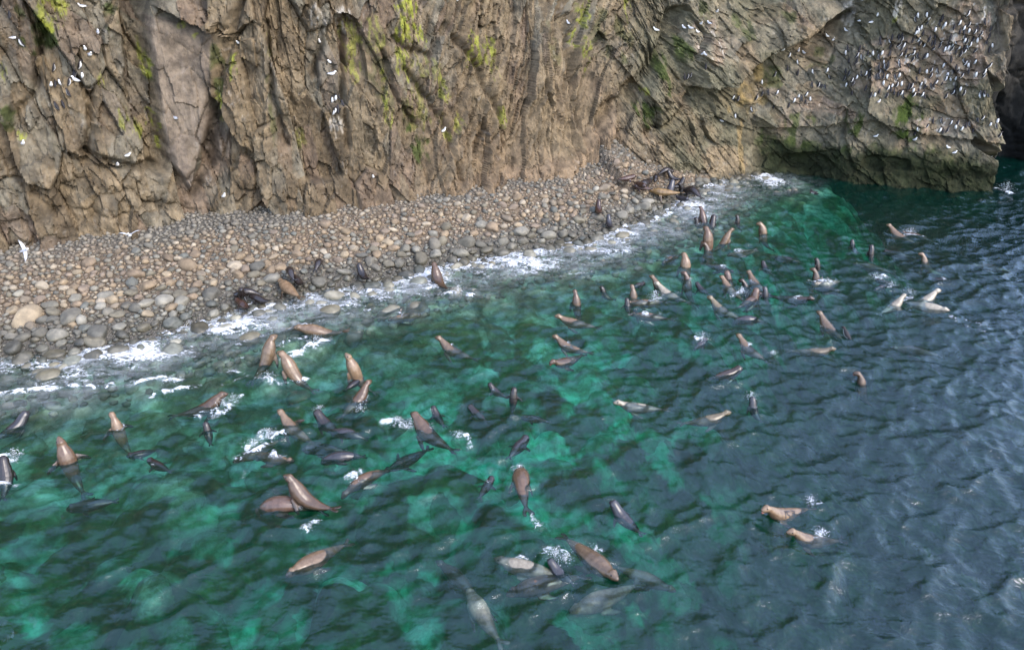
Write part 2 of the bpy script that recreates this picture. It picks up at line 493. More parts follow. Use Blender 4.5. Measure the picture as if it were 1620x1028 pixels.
# three joint directions along the cliff: slabs (left), ribs leaning back (middle), diagonal beds (right)
wA = sstep(_seg[11] , _seg[8], S)
wC = sstep(S_GULLY - 1, S_GULLY + 3.5, S)
wB = np.clip(1 - wA - wC, 0, 1)
D = np.zeros(S.shape); TONE = np.zeros(S.shape); TONE2 = np.zeros(S.shape); JOINT = np.ones(S.shape)
for w, ang, seed, k in ((wA, -9, 100, 1.0), (wB, 24, 200, .8), (wC, -52, 300, .9)):
    m = w > 0
    if not m.any(): continue
    s_, h_ = S[m], H[m]
    e1, e2 = {100: (2.1, 5.2), 200: (1.1, 5.5), 300: (2.0, 5.0)}[seed]
    a1, j1, t1, q1 = facets(s_, h_, ang, e1, e2, seed)
    a2, j2, t2, q2 = facets(s_, h_, ang + 8, e1 * .36, e2 * .36, seed + 20, .2)
    a3, j3, t3, q3 = facets(s_, h_, ang - 9, .26, .7, seed + 40, .25)
    a4, j4, t4, q4 = facets(s_, h_, ang + 14, .11, .24, seed + 30, .3)
    k2 = sstep(-.25, .3, fbm(s_ * .5, h_ * .35, seed + 70, 3)); k3 = sstep(-.2, .3, fbm(s_ * .8, h_ * .6, seed + 75, 3))
    d = 1.05 * a1 * k + .52 * a2 * (.5 + .5 * k2) + (.16 if seed == 100 else .25) * a3 * (.4 + .6 * k3) + (.05 if seed == 100 else .085) * a4
    d -= .17 * k2 * np.exp(-(j1 / .035) ** 2) + .09 * k3 * np.exp(-(j2 / .05) ** 2)
    if seed == 300:
        d = d * (.55 + .45 * sstep(S_WET, S_WET - 4, s_))
    D[m] += w[m] * (d * 1.25 if seed == 100 else d)
    TONE[m] += w[m] * (.5 * t1 + .35 * t2 + .15 * t3)
    TONE2[m] += w[m] * (.5 * q1 + .5 * q2)
D += .9 * fbm(S / 6, H / 7, 700, 3)
D += .10 * fbm(S * 1.4, H * .9, 720, 4)
D += .05 * fbm(S * 5, H * 3.2, 730, 3)

def ell(px, py, rx, ry, soft=.35, lean=0):
    """mask of an ellipse rx, ry metres round a place of the cliff"""
    s0, h0 = sh(px, py)
    w = 2.0 * max(rx, ry) + .3
    a, b = np.searchsorted(s_ax, (s0 - w, s0 + w)); c, d = np.searchsorted(h_ax, (h0 - w, h0 + w))
    Sw, Hw = S[c:d, a:b], H[c:d, a:b]
    u, v = rot(lean, Sw - s0, Hw - h0)
    q = np.sqrt((u / rx) ** 2 + (v / ry) ** 2) + soft * fbm(Sw * 1.1, Hw * 1.1, int(px) * 3 + int(py), 4)
    out = np.zeros(S.shape); out[c:d, a:b] = sstep(1.05, .75, q)
    return out

WS = S + .12 * fbm(S * 1.5, H * 1.5, 810, 3); WH = H + .12 * fbm(S * 1.5, H * 1.5, 820, 3)
def line_dist(pts):
    P = [sh(*p) for p in pts]
    a, b = np.searchsorted(s_ax, (min(p[0] for p in P) - 6, max(p[0] for p in P) + 6))
    d = np.full(S.shape, 50.); sd = np.zeros(S.shape); pr = np.zeros(S.shape)
    d[:, a:b], sd[:, a:b], pr[:, a:b] = seg_dist(WS[:, a:b], WH[:, a:b], P)
    return d, sd, pr

# the great smooth slab on the left and its neighbours
slab = np.zeros(S.shape)
_sl = [sh(*p) for p in ((225, 20), (345, 45), (338, 190), (305, 310), (262, 250))]
_d, _sd, _ = seg_dist(S, H, _sl + [_sl[0]])
_cs, _ch = np.mean([p[0] for p in _sl]), np.mean([p[1] for p in _sl])
inside = np.ones(S.shape, bool)
for i in range(len(_sl)):
    (ax, ay), (bx, by) = _sl[i], _sl[(i + 1) % len(_sl)]
    inside &= ((bx - ax) * (H - ay) - (by - ay) * (S - ax)) < 0
if not inside.any():
    inside = np.ones(S.shape, bool)
    for i in range(len(_sl)):
        (ax, ay), (bx, by) = _sl[i], _sl[(i + 1) % len(_sl)]
        inside &= ((bx - ax) * (H - ay) - (by - ay) * (S - ax)) > 0
slab = np.where(inside, sstep(0, .25, _d), 0)
flat = .55 + .12 * fbm(S * .7, H * .35, 840, 4) + .05 * fbm(S * 3, H * 1.2, 850, 3) + .06 * (S - _cs) - .03 * (H - _ch)
flat = flat + .3 * (D - .9 * fbm(S / 6, H / 7, 700, 3)) 
D = D * (1 - slab) + flat * slab

def crack(pts, w, dep, power=2):
    global D
    d, _, _ = line_dist(pts)
    ww = w * (.7 + .5 * vnoise(S * .7, H * .7, 860))
    D = D - dep * np.exp(-(d / (ww * .6)) ** power)
crack([(214, -10), (213, 60), (219, 130), (233, 200), (252, 255)], 1.0, 1.9, 4)
crack([(388, -10), (356, 100), (338, 185), (325, 260), (310, 312)], .5, .9)
crack([(420, 40), (432, 150), (457, 228)], .3, .6)
crack([(505, -5), (508, 65), (500, 120)], .25, .5)
crack([(545, 60), (541, 150), (550, 230)], .3, .5)
crack([(70, 60), (50, 150), (25, 180), (22, 215)], .4, .7)
crack([(140, 150), (145, 200), (138, 258)], .35, .8)
crack([(130, 240), (210, 262), (250, 270)], .35, .8)
crack([(622, 60), (640, 78), (680, 90), (700, 40)], .35, .5)
crack([(715, 60), (755, 110), (785, 180), (798, 230)], .4, .6)
crack([(640, 110), (700, 190), (735, 290)], .35, .5)
crack([(600, 80), (625, 150), (660, 200)], .3, .4)
crack([(948, 203), (985, 160), (1035, 100), (1072, 20)], .9, 1.3)
crack([(925, 205), (905, 120), (890, 30)], .5, .7)
crack([(1090, 150), (1060, 190), (1020, 215)], .4, .5)
crack([(1546, 225), (1543, 260), (1549, 303)], .42, 1.3, 4)
crack([(1335, 180), (1330, 215), (1345, 260)], .3, .4)
# overhangs: rock above the line stands proud of the rock below
def overhang(pts, dep, fall, sgn=1):
    global D
    d, side, par = line_dist(pts)
    P = len(pts) - 1
    fade = sstep(0, .4, par) * sstep(P, P - .4, par)
    up = (side * sgn) > 0
    D = D + dep * fade * np.where(up, np.exp(-(d / fall) ** 2), -.35 * np.exp(-(d / (fall * .5)) ** 2))
overhang([(1075, 135), (1150, 128), (1213, 82), (1280, 54), (1345, 12)], 1.9, 3.0)
crack([(1150, 130), (1213, 86), (1280, 58), (1345, 16)], .3, .5)
overhang([(232, 8), (290, 33), (347, 48), (352, 30)], .8, 1.0)
overhang([(130, 240), (165, 255), (205, 262)], .6, .8)
overhang([(1190, 205), (1290, 200), (1380, 190), (1470, 215), (1540, 210)], .35, 1.0)

# bird ledges of the colony
colony = np.maximum.reduce([ell(1450, 105, 5.2, 2.3, .25), ell(1520, 50, 2.4, 2.2, .25), ell(1500, 200, 2.6, .6, .3), ell(1300, 165, 2.6, .5, .3, 10), ell(1110, 60, 1.2, 2.0)])
hl = (H + 1.1 * fbm(S * .55, H * .3, 870, 4) + .05 * S) / .8
st = hl - np.floor(hl)
D = D + colony * (.2 * (1 - sstep(.0, .8, st)) - .1) * sstep(.2, .8, vnoise(S * .9, H * .9, 880))
# rounded stack at the tip, hollow foot of the headland
headw = sstep(S_WET - .5, S_WET + 1.5, S)
D = D * (1 - .65 * sstep(S_TIP - 2.2, S_TIP - .3, S))
STK = np.exp(-((S - S_TIP - .2) / 1.5) ** 2 - ((H - 2.2) / 2.0) ** 4)
D = D + .75 * STK * (1 + .3 * fbm(S * 1.3, H * 1.3, 192, 3))
foot = headw * np.exp(-((H - .3) / 1.25) ** 2)
D = D - .45 * foot * (1 - .8 * STK) * (.6 + .6 * vnoise(S * .5, H * .3, 890))
D = D - .5 * ell(1275, 262, 1.8, .9, .25) - .4 * ell(1400, 262, 1.7, .7, .3)
# boulders heaped at the foot of the left cliff
lowl = sstep(_seg[8], _seg[5], S) * sstep(4.2, 2.2, H)
b1, b2, bcx, bcy, box, boy = worley(S / 1.15 + .3 * fbm(S, H, 3), H / .95, 900)
D = D + lowl * (.55 * np.sqrt(np.clip(1 - (b1 / .75) ** 2, 0, 1)) - .3) * (.5 + _h(bcx, bcy, 901))
# gravelly ribbed slope at the foot of the middle
ribs = wB * sstep(6, 3, H)
ur, vr = rot(14, S, H)
D = D + ribs * (.16 * fbm(ur * 2.2, vr * .5, 910, 4))
D = D - .5 * sstep(S_TIP - 3, S_TIP - .6, S) * sstep(3.4, 6.6, H)
D = D - .18 * headw * (1 - STK) * sstep(1.5, .9, np.abs(H - .2) + .5 * fbm(S * .5, H * .2, 191, 3))
D = np.where(H < -1, D * .8, D)

HTOP = np.interp(s_ax, [0, _seg[8], S_GULLY, S_WET, S_TIP, S_TOT], [31, 31, 27, 17, 15.2, 15.2])
HS = np.where(H > 14.8, 14.8 + (H - 14.8) / 12.2 * (HTOP[None, :] - 14.8), H)
PB, nx_, ny_ = base_point(S, HS)
up_ = .15
CX = PB[..., 0] + nx_ * D; CY = PB[..., 1] + ny_ * D; CZ = PB[..., 2] + up_ * D * 0

# colours
def cmix(c, m, rgb):
    m = m[..., None]; return c * (1 - m) + np.array(rgb) * m
grey1, brown1, tan1, pink1, dark1 = (.19, .178, .145), (.155, .122, .083), (.25, .20, .135), (.215, .163, .128), (.085, .078, .068)
C = np.ones(S.shape + (3,)) * np.array(brown1)
C = cmix(C, sstep(.35, .7, TONE + .25 * fbm(S * .25, H * .25, 61, 3)), grey1)
C = cmix(C, .8 * sstep(.45, .75, TONE2 + .2 * fbm(S * .3, H * .2, 62, 3)), tan1)
C = cmix(C, .6 * sstep(.6, .8, 1 - TONE2 + .25 * fbm(S * .3, H * .3, 63, 3)) * (1 - .4 * wC), pink1)
C = cmix(C, .8 * slab, (.22, .185, .155))
C = cmix(C, .5 * slab * sstep(.1, .5, fbm(S * 2.2, H * .3, 81, 4)), (.15, .125, .1))
C = cmix(C, .6 * slab * sstep(.2, .6, fbm(S * 2.5, H * .5, 82, 4)), (.3, .26, .225))
C = cmix(C, .7 * wB * sstep(7.5, 2.5, H + 1.5 * fbm(S * .5, H * .3, 64, 3)), (.215, .16, .105))
C = cmix(C, .5 * wB * sstep(.1, .5, fbm(S * .45, H * .2, 65, 4)), (.25, .20, .13))
C = cmix(C, .75 * wC * sstep(-.3, .3, fbm(S * .4, H * .4, 66, 4)), (.19, .18, .135))
C = cmix(C, .6 * wC * sstep(.0, .4, fbm(S * .3 + 4, H * .3, 166, 4)), (.105, .105, .07))
# pale band above the shingle
C = cmix(C, .6 * sstep(.9, .2, H + .4 * fbm(S * .8, H * .8, 67, 3)) * wB, (.27, .20, .14))
C = cmix(C, .75 * ell(1140, 255, 2.4, 1.2), (.27, .215, .145))
C = cmix(C, .7 * ell(1188, 140, 1.1, 2.6, .7, 25) * sstep(-.25, .35, fbm(S * 1.6, H * 1.1, 190, 5)), (.27, .20, .085))
for x, y, a, b_ in ((1174, 210, .22, 1.2), (1178, 255, .25, 1.4)): C = cmix(C, .8 * ell(x, y, a, b_), (.33, .25, .13))
C = cmix(C, .65 * colony * sstep(-.35, .3, fbm(S * .7, H * .7, 68, 3)), (.26, .195, .145))
C = cmix(C, .6 * colony * sstep(.1, .5, fbm(S * 1.4, H * 1.4, 69, 3)), (.36, .28, .23))
# dark mosses and algae
NM = sstep(-.25, .25, fbm(S * 2.2, H * 1.3, 71, 4)); NL = sstep(-.1, .2, fbm(S * 4.2, H * 1.3, 73, 5, .68))
for x, y, a, b_, k in ((47, 50, 1.0, 1.4, .8), (77, 57, .5, 1.0, .9), (180, 37, .5, 1.2, .8), (20, 187, .5, .9, .8), (663, 227, .6, 1.5, .85), (683, 240, .4, .8, .8),
                       (1024, 180, 1.0, 1.1, .9), (1050, 110, .7, 1.6, .85), (964, 57, 1.6, 1.8, .5), (1074, 73, .7, 1.0, .8), (1437, 190, 1.1, 1.5, 1), (1260, 235, 1.2, 1.0, .9), (1340, 225, 1.0, 1.0, .8), (1470, 250, 1.4, 1.0, .8), (1220, 215, .9, .9, .7),
                       (1360, 193, .4, .9, .9), (1344, 187, .4, 1.2, .8), (1267, 200, 1.1, 1.0, .75), (1167, 43, .9, 1.1, .6), (1440, 165, .3, .7, .9),
                       (1287, 93, 1.0, .8, .6), (1223, 123, .9, 1.3, .6), (1497, 267, .8, .9, .7), (1107, 20, .6, .9, .6), (1243, 13, .5, 1.2, .6),
                       (1590, 215, .5, .7, .8), (1565, 205, .6, .7, .6), (1300, 240, 2.2, .9, .6), (1215, 230, .8, 1.0, .6), (870, 90, .7, 2.0, .4), (600, 110, .9, 2, .4),
                       (1405, 240, 1.8, .8, .5), (640, 170, .5, 1.5, .4), (430, 170, .25, 2, .5), (236, 110, .2, 2.2, .8), (350, 120, .3, 2.0, .7)):
    C = cmix(C, k * ell(x, y, a, b_, .5) * NM, (.05, .075, .018))
# bright yellow-green lichen
for x, y, a, b_, k in ((645, 15, .65, 1.3, 1), (638, 42, .5, .7, .9), (640, 100, .5, .7, .8), (665, 63, .35, .4, .9), (752, 73, .8, 1.0, .8), (737, 62, .4, .8, .8), (775, 100, .3, .9, .7),
                       (914, 57, .22, 1.4, .9), (928, 85, .2, .9, .8), (915, 23, .2, .7, .8), (560, 90, .5, 1.3, .6), (612, 167, .25, 1.0, .7), (700, 143, .35, 1.0, .7),
                       (703, 197, .3, .6, .6), (723, 197, .2, .7, .6), (795, 190, .2, .6, .7), (925, 3, .2, .5, .9), (992, 7, .2, .8, .8), (82, 18, .7, .6, .8),
                       (350, 160, .3, .9, 1), (382, 90, .25, .6, .9), (234, 103, .16, .8, .9), (247, 205, .2, .9, .9), (220, 207, .3, .5, .8), (200, 190, .35, .5, .6),
                       (163, 138, .2, .45, .8), (314, 53, .3, .2, .8), (287, 38, .3, .2, .7), (33, 213, .3, .2, .8), (372, 113, .12, .7, .8), (655, 150, .8, 1.6, .35),
                       (590, 60, .5, .9, .4), (1022, 147, .25, .3, .7), (1415, 30, .2, .3, .7), (10, 120, .15, .5, .6), (424, 70, .15, .6, .6), (480, 225, .3, .4, .4), (680, 110, .9, 1.0, .4)):
    C = cmix(C, .9 * k * ell(x, y, a * 1.15, b_ * 1.35, 1.0) * NL, (.31, .345, .055))
# guano: streaks under the colony, white edge of the headland, specks
spk = sstep(.42, .6, fbm(S * 4.5, H * 2.8, 75, 3))
C = cmix(C, .75 * np.maximum(colony, .25 * sstep(.1, .5, fbm(S * .5, H * .5, 76, 3))) * spk, (.6, .58, .55))
edge = np.exp(-((S - sh(1566, 70)[0]) / .55) ** 2) * sstep(3.5, 6, H)
C = cmix(C, .8 * edge * sstep(-.05, .2, fbm(S * 4, H * 1.8, 77, 4)), (.55, .54, .51))
for x, y in ((1340, 25), (1420, 15), (1510, 60), (545, 20), (500, 30), (530, 190), (1115, 70)):
    C = cmix(C, .6 * ell(x, y, .45, 1.1, .6) * sstep(-.1, .3, fbm(S * 5, H * 1.5, 78, 4)), (.58, .56, .52))
# dark weed-covered tidal band on the headland
tide = headw * sstep(3.3, 1.7, H + 1.1 * fbm(S * .5, H * .6, 79, 4))
C = cmix(C, .7 * headw * sstep(3.6, 1.6, H + 1.3 * fbm(S * .45, H * .5, 179, 4)) * sstep(-.2, .3, fbm(S * .8, H * .7, 180, 4)), (.05, .06, .025))
C = cmix(C, .93 * tide, (.02, .027, .013))
tide2 = sstep(S_WET - 4, S_WET, S) * sstep(.5, .0, H) * (1 - headw)
C = cmix(C, .6 * tide2, (.07, .065, .045))
C *= (.87 + .13 * wC[..., None]) * np.array((1.0, .985, .97))
C *= (.88 + .24 * vnoise(S * 9, H * 6, 80))[..., None]

Fc = grid_faces(*S.shape)
V = np.stack([CX, CY, CZ], -1).reshape(-1, 3)
# top: the rock goes on inland
topi = np.arange((S.shape[0] - 1) * nS, S.shape[0] * nS)
back = V[topi] + np.stack([-np.asarray(nx_)[-1] * 0, np.full(nS, 35.), np.full(nS, 4.)], -1)
nb = len(V)
V = np.concatenate([V, back]); Cf = np.concatenate([C.reshape(-1, 3), C[-1]])
i = np.arange(nS - 1)
Fc = np.concatenate([Fc, np.stack([topi[i], topi[i + 1], nb + i + 1, nb + i], 1)])
sg = int(S_GULLY / DS)
fcol = (Fc[:, 0] % nS)
fcol[-(nS - 1):] = i
def part_cliff(name, m):
    v, f, c = compact(V, Fc, m, Cf)
    return mesh_np(name, v, f, M_ROCK, smooth=True, kind='structure', colors={'Col': c})
cliff = part_cliff('cliff', fcol < sg)
headland = part_cliff('headland', fcol >= sg)
for o in (cliff, headland):
    bmv = o.data
    try: bmv.set_sharp_from_angle(angle=R(38))
    except Exception: pass

# the shaded cliff across the narrow channel
fb = np.array([(33, 66), (39.5, 65.6), (43, 65.2), (47, 66), (52, 70), (56, 80)], float)
fs_ = np.r_[0, np.cumsum(np.hypot(*np.diff(fb, axis=0).T))]
fsx = np.arange(0, fs_[-1], .15); fhx = np.r_[np.arange(-3, 15, .15), np.linspace(15.2, 16, 3)]
FS, FH = np.meshgrid(fsx, fhx)
fx, fy = np.interp(FS, fs_, fb[:, 0]), np.interp(FS, fs_, fb[:, 1])
a1, j1, t1, q1 = facets(FS, FH, -20, 1.8, 4, 1200); a2, j2, t2, q2 = facets(FS, FH, -12, .7, 1.4, 1220)
FD = 1.3 * a1 + .5 * a2 - .4 * np.exp(-(j1 / .06) ** 2) + .2 * fbm(FS, FH, 1230) - 1.6 * np.exp(-((FS - 7.5) / 1.6) ** 2) * sstep(8, 4, FH)
fc = np.ones(FS.shape + (3,)) * np.array((.05, .048, .045))  # shade of the cleft put into the rock colour, darkest low down
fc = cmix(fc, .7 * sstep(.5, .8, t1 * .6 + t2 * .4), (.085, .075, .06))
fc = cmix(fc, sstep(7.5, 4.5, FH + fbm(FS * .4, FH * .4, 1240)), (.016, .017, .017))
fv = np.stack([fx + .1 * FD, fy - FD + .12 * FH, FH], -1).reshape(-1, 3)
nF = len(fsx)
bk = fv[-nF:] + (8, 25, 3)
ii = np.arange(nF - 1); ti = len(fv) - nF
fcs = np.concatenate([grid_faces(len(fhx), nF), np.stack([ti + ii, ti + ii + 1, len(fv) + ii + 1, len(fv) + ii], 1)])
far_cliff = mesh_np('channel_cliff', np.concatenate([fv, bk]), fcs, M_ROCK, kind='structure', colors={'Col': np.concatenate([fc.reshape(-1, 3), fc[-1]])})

# ------------------------------------------------------------------ water
NW, LW = 1024, 84.0
kx = np.fft.fftfreq(NW, LW / NW) * 2 * np.pi
KX, KY = np.meshgrid(kx, kx)
KK = np.hypot(KX, KY) + 1e-9
def spectrum(kp, ang, spread, seed, power=3.6, cut=11):
    r = np.random.default_rng(seed)
    th = np.arctan2(KY, KX)
    dr = np.abs(np.cos(th - R(ang))) ** spread * .92 + .08
    A = np.where(KK > .2, KK ** (-power / 2) * np.exp(-.6 * (kp / KK) ** 2), 0) * np.sqrt(dr) * np.exp(-(KK / cut) ** 2)
    z = A * (r.normal(size=KK.shape) + 1j * r.normal(size=KK.shape))
    h = np.fft.ifft2(z).real
    g = np.sqrt(np.mean(np.gradient(h, LW / NW, axis=0) ** 2 + np.gradient(h, LW / NW, axis=1) ** 2))
    return h / g
WAVE = .115 * spectrum(2 * np.pi / 2.4, 122, 6, 5, 4.2, 7) + .165 * spectrum(2 * np.pi / 1.0, 130, 4, 6, 3.6, 12) + .12 * spectrum(2 * np.pi / .9, 70, 3, 16, 3.4, 14) + .07 * spectrum(2 * np.pi / 9, 40, 4, 8)
FT = np.fft.fft2(WAVE)
DXW = np.fft.ifft2(-1j * KX / KK * FT).real; DYW = np.fft.ifft2(-1j * KY / KK * FT).real
def samp(A, x, y):
    u, v = (x / LW * NW) % NW, (y / LW * NW) % NW
    i0, j0 = np.floor(u).astype(int), np.floor(v).astype(int); a, b = u - i0, v - j0
    i0 %= NW; j0 %= NW; i1, j1 = (i0 + 1) % NW, (j0 + 1) % NW
    return (A[j0, i0] * (1 - a) + A[j0, i1] * a) * (1 - b) + (A[j1, i0] * (1 - a) + A[j1, i1] * a) * b

wxs = np.r_[-600, -250, -120, -70, np.arange(-42, 54, .088), 60, 75, 110, 250, 600]
wy_ = [8.0]
while wy_[-1] < 67: wy_.append(wy_[-1] + .058 + .0011 * (wy_[-1] - 8))
wys = np.r_[-600, -200, -60, -10, 2, 6, wy_, 72, 85, 120, 300, 700]
WX, WY = np.meshgrid(wxs, wys)
_, WD, _ = beach_height(WX, WY)
amp = (.3 + .7 * sstep(0, 6, -WD)) * sstep(48, 41, np.abs(WX - 6)) * sstep(6, 9, WY) * sstep(70, 65, WY)
WZ = samp(WAVE, WX, WY) * amp
def water_z(x, y): return float(samp(WAVE, np.array([x]), np.array([y]))[0]) * .8

FOAM = np.zeros(WX.shape)
def foam_stroke(pts, width, k):
    P = [at(*p)[:2] for p in pts]
    x0, x1 = min(p[0] for p in P) - 3, max(p[0] for p in P) + 3
    y0, y1 = min(p[1] for p in P) - 3, max(p[1] for p in P) + 3
    a, b = np.searchsorted(wxs, (x0, x1)); c, d = np.searchsorted(wys, (y0, y1))
    sl = (slice(c, d), slice(a, b))
    if FOAM[sl].size == 0: return
    wx2 = WX[sl] + .35 * fbm(WX[sl] * 1.1, WY[sl] * 1.1, 44, 3); wy2 = WY[sl] + .35 * fbm(WX[sl] * 1.1 + 5, WY[sl] * 1.1, 45, 3)
    q, _, _ = seg_dist(wx2, wy2, P if len(P) > 1 else [P[0], P[0] + .01])
    FOAM[sl] = np.maximum(FOAM[sl], k * np.exp(-(q / (width * .8)) ** 2) * (.8 + .5 * fbm(WX[sl] * 2.2, WY[sl] * 2.2, 46, 3)))
# the wash along the shingle
wash = np.exp(-(((-WD) - .5) / 1.2) ** 2) * (.56 + .6 * fbm(WX * .4, WY * .4, 47, 4))
VEIL = sstep(6.5, .2, -WD) * (.20 + .3 * fbm(WX * .5, WY * .5, 48, 4)) * (WD < .6) * sstep(64, 58, WY)
wash2 = sstep(6.5, 1.0, -WD) * (.58 + .85 * fbm(WX * .5 + .2 * WY, WY * .8, 48, 4))
FOAM = np.maximum(FOAM, np.maximum(wash, wash2) * (WD < .6) * sstep(-28, -24, WX))
STROKES = [([(380, 545), (430, 525), (480, 512)], .4, .75), ([(540, 500), (600, 485), (660, 478)], .4, .7), ([(455, 520), (520, 505)], .35, .75), ([(560, 470), (620, 466), (690, 452)], .45, .8), ([(190, 575), (250, 560), (300, 548)], .35, .7), ([(60, 575), (130, 570)], .3, .65), ([(380, 600), (350, 612), (330, 606)], .3, .8), ([(760, 440), (830, 430), (900, 415)], .4, .65), ([(930, 405), (985, 390), (1040, 360)], .5, .7),
           ([(-20, 628), (40, 620), (95, 615)], .42, 1.0), ([(95, 615), (180, 612)], .3, .95), ([(0, 590), (60, 585), (130, 592)], .35, .6), ([(120, 600), (195, 590)], .25, .6),
           ([(212, 610), (250, 604), (292, 598)], .45, .95), ([(240, 632), (270, 620), (305, 612)], .42, 1.0), ([(330, 592), (370, 580), (385, 590)], .45, .75),
           ([(262, 528), (310, 512), (360, 500)], .5, .95), ([(340, 535), (390, 515), (440, 500)], .5, .6), ([(490, 470), (540, 462), (590, 460)], .6, .85),
           ([(480, 500), (520, 488), (560, 480)], .6, .6), ([(440, 565), (480, 552), (520, 540)], .6, 1.0), ([(450, 545), (480, 535), (500, 545)], .5, .8), ([(380, 565), (400, 545)], .4, .6),
           ([(600, 462), (650, 448), (700, 438)], .6, .7), ([(700, 466), (725, 462), (745, 464)], .5, 1.05), ([(740, 420), (790, 410), (840, 408)], .5, .65), ([(855, 452), (875, 448)], .25, .9),
           ([(880, 440), (930, 432)], .3, .75), ([(990, 358), (1030, 348), (1062, 338)], .8, 1.0), ([(1050, 330), (1085, 332), (1105, 322)], .8, .95), ([(985, 372), (1010, 362)], .5, .8),
           ([(1110, 300), (1150, 290), (1180, 288)], .9, .6), ([(1120, 318), (1145, 310)], .5, .7), ([(330, 655), (360, 645), (378, 630)], .45, 1.1), ([(300, 655), (335, 652)], .35, .9),
           ([(385, 705), (415, 690), (440, 685)], .45, 1.05), ([(395, 715), (425, 700), (445, 692)], .4, .9), ([(370, 722), (400, 700)], .3, .7), ([(418, 726), (440, 726)], .3, .8), ([(380, 755), (390, 740)], .25, .7),
           ([(608, 668), (640, 672), (660, 672)], .38, 1.05), ([(715, 688), (730, 695), (740, 705)], .35, .95), ([(815, 744), (828, 744)], .22, 1.0), ([(545, 760), (570, 752)], .3, .9),
           ([(845, 818), (858, 845)], .22, .8), ([(860, 876), (885, 880), (900, 886)], .42, 1.0), ([(935, 870), (950, 865)], .25, .8), ([(480, 840), (500, 832)], .3, .85), ([(0, 735), (30, 722)], .4, 1.1), ([(0, 770), (20, 775)], .35, .9),
           ([(1030, 473), (1045, 470)], .5, 1.05), ([(1100, 540), (1120, 536)], .4, .95), ([(1160, 468), (1180, 462)], .4, .7), ([(1430, 368), (1460, 372)], .6, 1.0), ([(1290, 445), (1320, 447)], .4, .9),
           ([(1365, 438), (1400, 440)], .5, .8), ([(1400, 455), (1420, 452)], .4, .75), ([(1430, 470), (1450, 462)], .4, .75), ([(1270, 795), (1292, 798)], .25, .9), ([(1290, 845), (1310, 842)], .25, .9),
           ([(1500, 500), (1530, 518)], .3, .75), ([(1530, 505), (1560, 525)], .25, .7), ([(1180, 632), (1195, 628)], .3, .9), ([(480, 640), (520, 655)], .3, .7), ([(560, 650), (580, 645)], .35, .7),
           ([(1580, 298), (1600, 304)], .7, .9), ([(1545, 318), (1590, 322)], .5, .6), ([(1180, 396), (1196, 396)], .4, .8), ([(990, 500), (1045, 495)], .3, .65), ([(690, 755), (700, 760)], .2, .6),
           ([(1210, 558), (1225, 562)], .3, .75), ([(1150, 660), (1160, 650)], .25, .5), ([(400, 598), (440, 600), (480, 596)], .4, .85), ([(1540, 430), (1570, 428)], .5, .5), ([(1030, 880), (1050, 872)], .2, .5)]
for pts, w_, k_ in STROKES: foam_stroke(pts, w_, k_)
EXTRA_FOAM = []      # animals add their own collars below

def build_water():
    for (x, y, r, k) in EXTRA_FOAM:
        a, b = np.searchsorted(wxs, (x - 2 * r - .3, x + 2 * r + .3)); c, d = np.searchsorted(wys, (y - 2 * r - .3, y + 2 * r + .3))
        q = np.hypot(WX[c:d, a:b] - x, WY[c:d, a:b] - y)
        FOAM[c:d, a:b] = np.maximum(FOAM[c:d, a:b], k * np.exp(-(q / r) ** 2))
    fo = np.clip(FOAM, 0, 1.2)
    RZ = np.zeros_like(WZ)
    for (x, y, r, k) in EXTRA_FOAM:
        a, b = np.searchsorted(wxs, (x - 3, x + 3)); c, d = np.searchsorted(wys, (y - 3, y + 3))
        q = np.hypot(WX[c:d, a:b] - x, WY[c:d, a:b] - y)
        RZ[c:d, a:b] += .035 * np.cos(q * 9 + x) * np.exp(-((q - .9) / .7) ** 2)
    z = WZ + np.clip(RZ, -.06, .06) + .10 * sstep(.5, 1.0, fo) * (.5 + vnoise(WX * 5, WY * 5, 49)) + .02
    X = WX - .75 * samp(DXW, WX, WY) * amp; Y = WY - .75 * samp(DYW, WX, WY) * amp
    v = np.stack([X, Y, z], -1).reshape(-1, 3)
    Fw = grid_faces(len(wys), len(wxs))
    px, py = to_px(np.stack([WX, np.maximum(WY, 3), np.zeros_like(WX)], -1))
    fd = WD.ravel()[Fw].mean(1)
    keep = fd < 1.3
    v, f, fo_, ve_ = compact(v, Fw, keep, fo.ravel(), VEIL.ravel())
    return mesh_np('water', v, f, M_WATER, kind='structure', attrs={'foam': fo_, 'veil': ve_})
# ------------------------------------------------------------------ stones of the beach
def ico(sub):
    bm = bmesh.new(); bmesh.ops.create_icosphere(bm, subdivisions=sub, radius=1)
    bm.verts.ensure_lookup_table()
    v = np.array([x.co[:] for x in bm.verts]); f = np.array([[q.index for q in p.verts] for p in bm.faces]); bm.free()
    return v, f
def stone_shape(sub, seed):
    v, f = ico(sub); r = np.random.default_rng(seed)
    k = r.normal(size=(7, 3)); k /= np.linalg.norm(k, axis=1)[:, None]
    lim = r.uniform(.62, .95, 7)
    out = v * 1.0
    for a, m in zip(k, lim):                         # worn flat sides
        d = out @ a
        out = out - np.outer(np.clip(d - m, 0, None) * .8, a)
    w = r.normal(size=(3, 3))
    out = out * (1 + .06 * np.sin(v @ w[0] * 2.2 + 1) + .05 * np.sin(v @ w[1] * 3 + 2))[:, None]
    return out * np.array([1.0, r.uniform(.66, .95), r.uniform(.5, .72)]), f

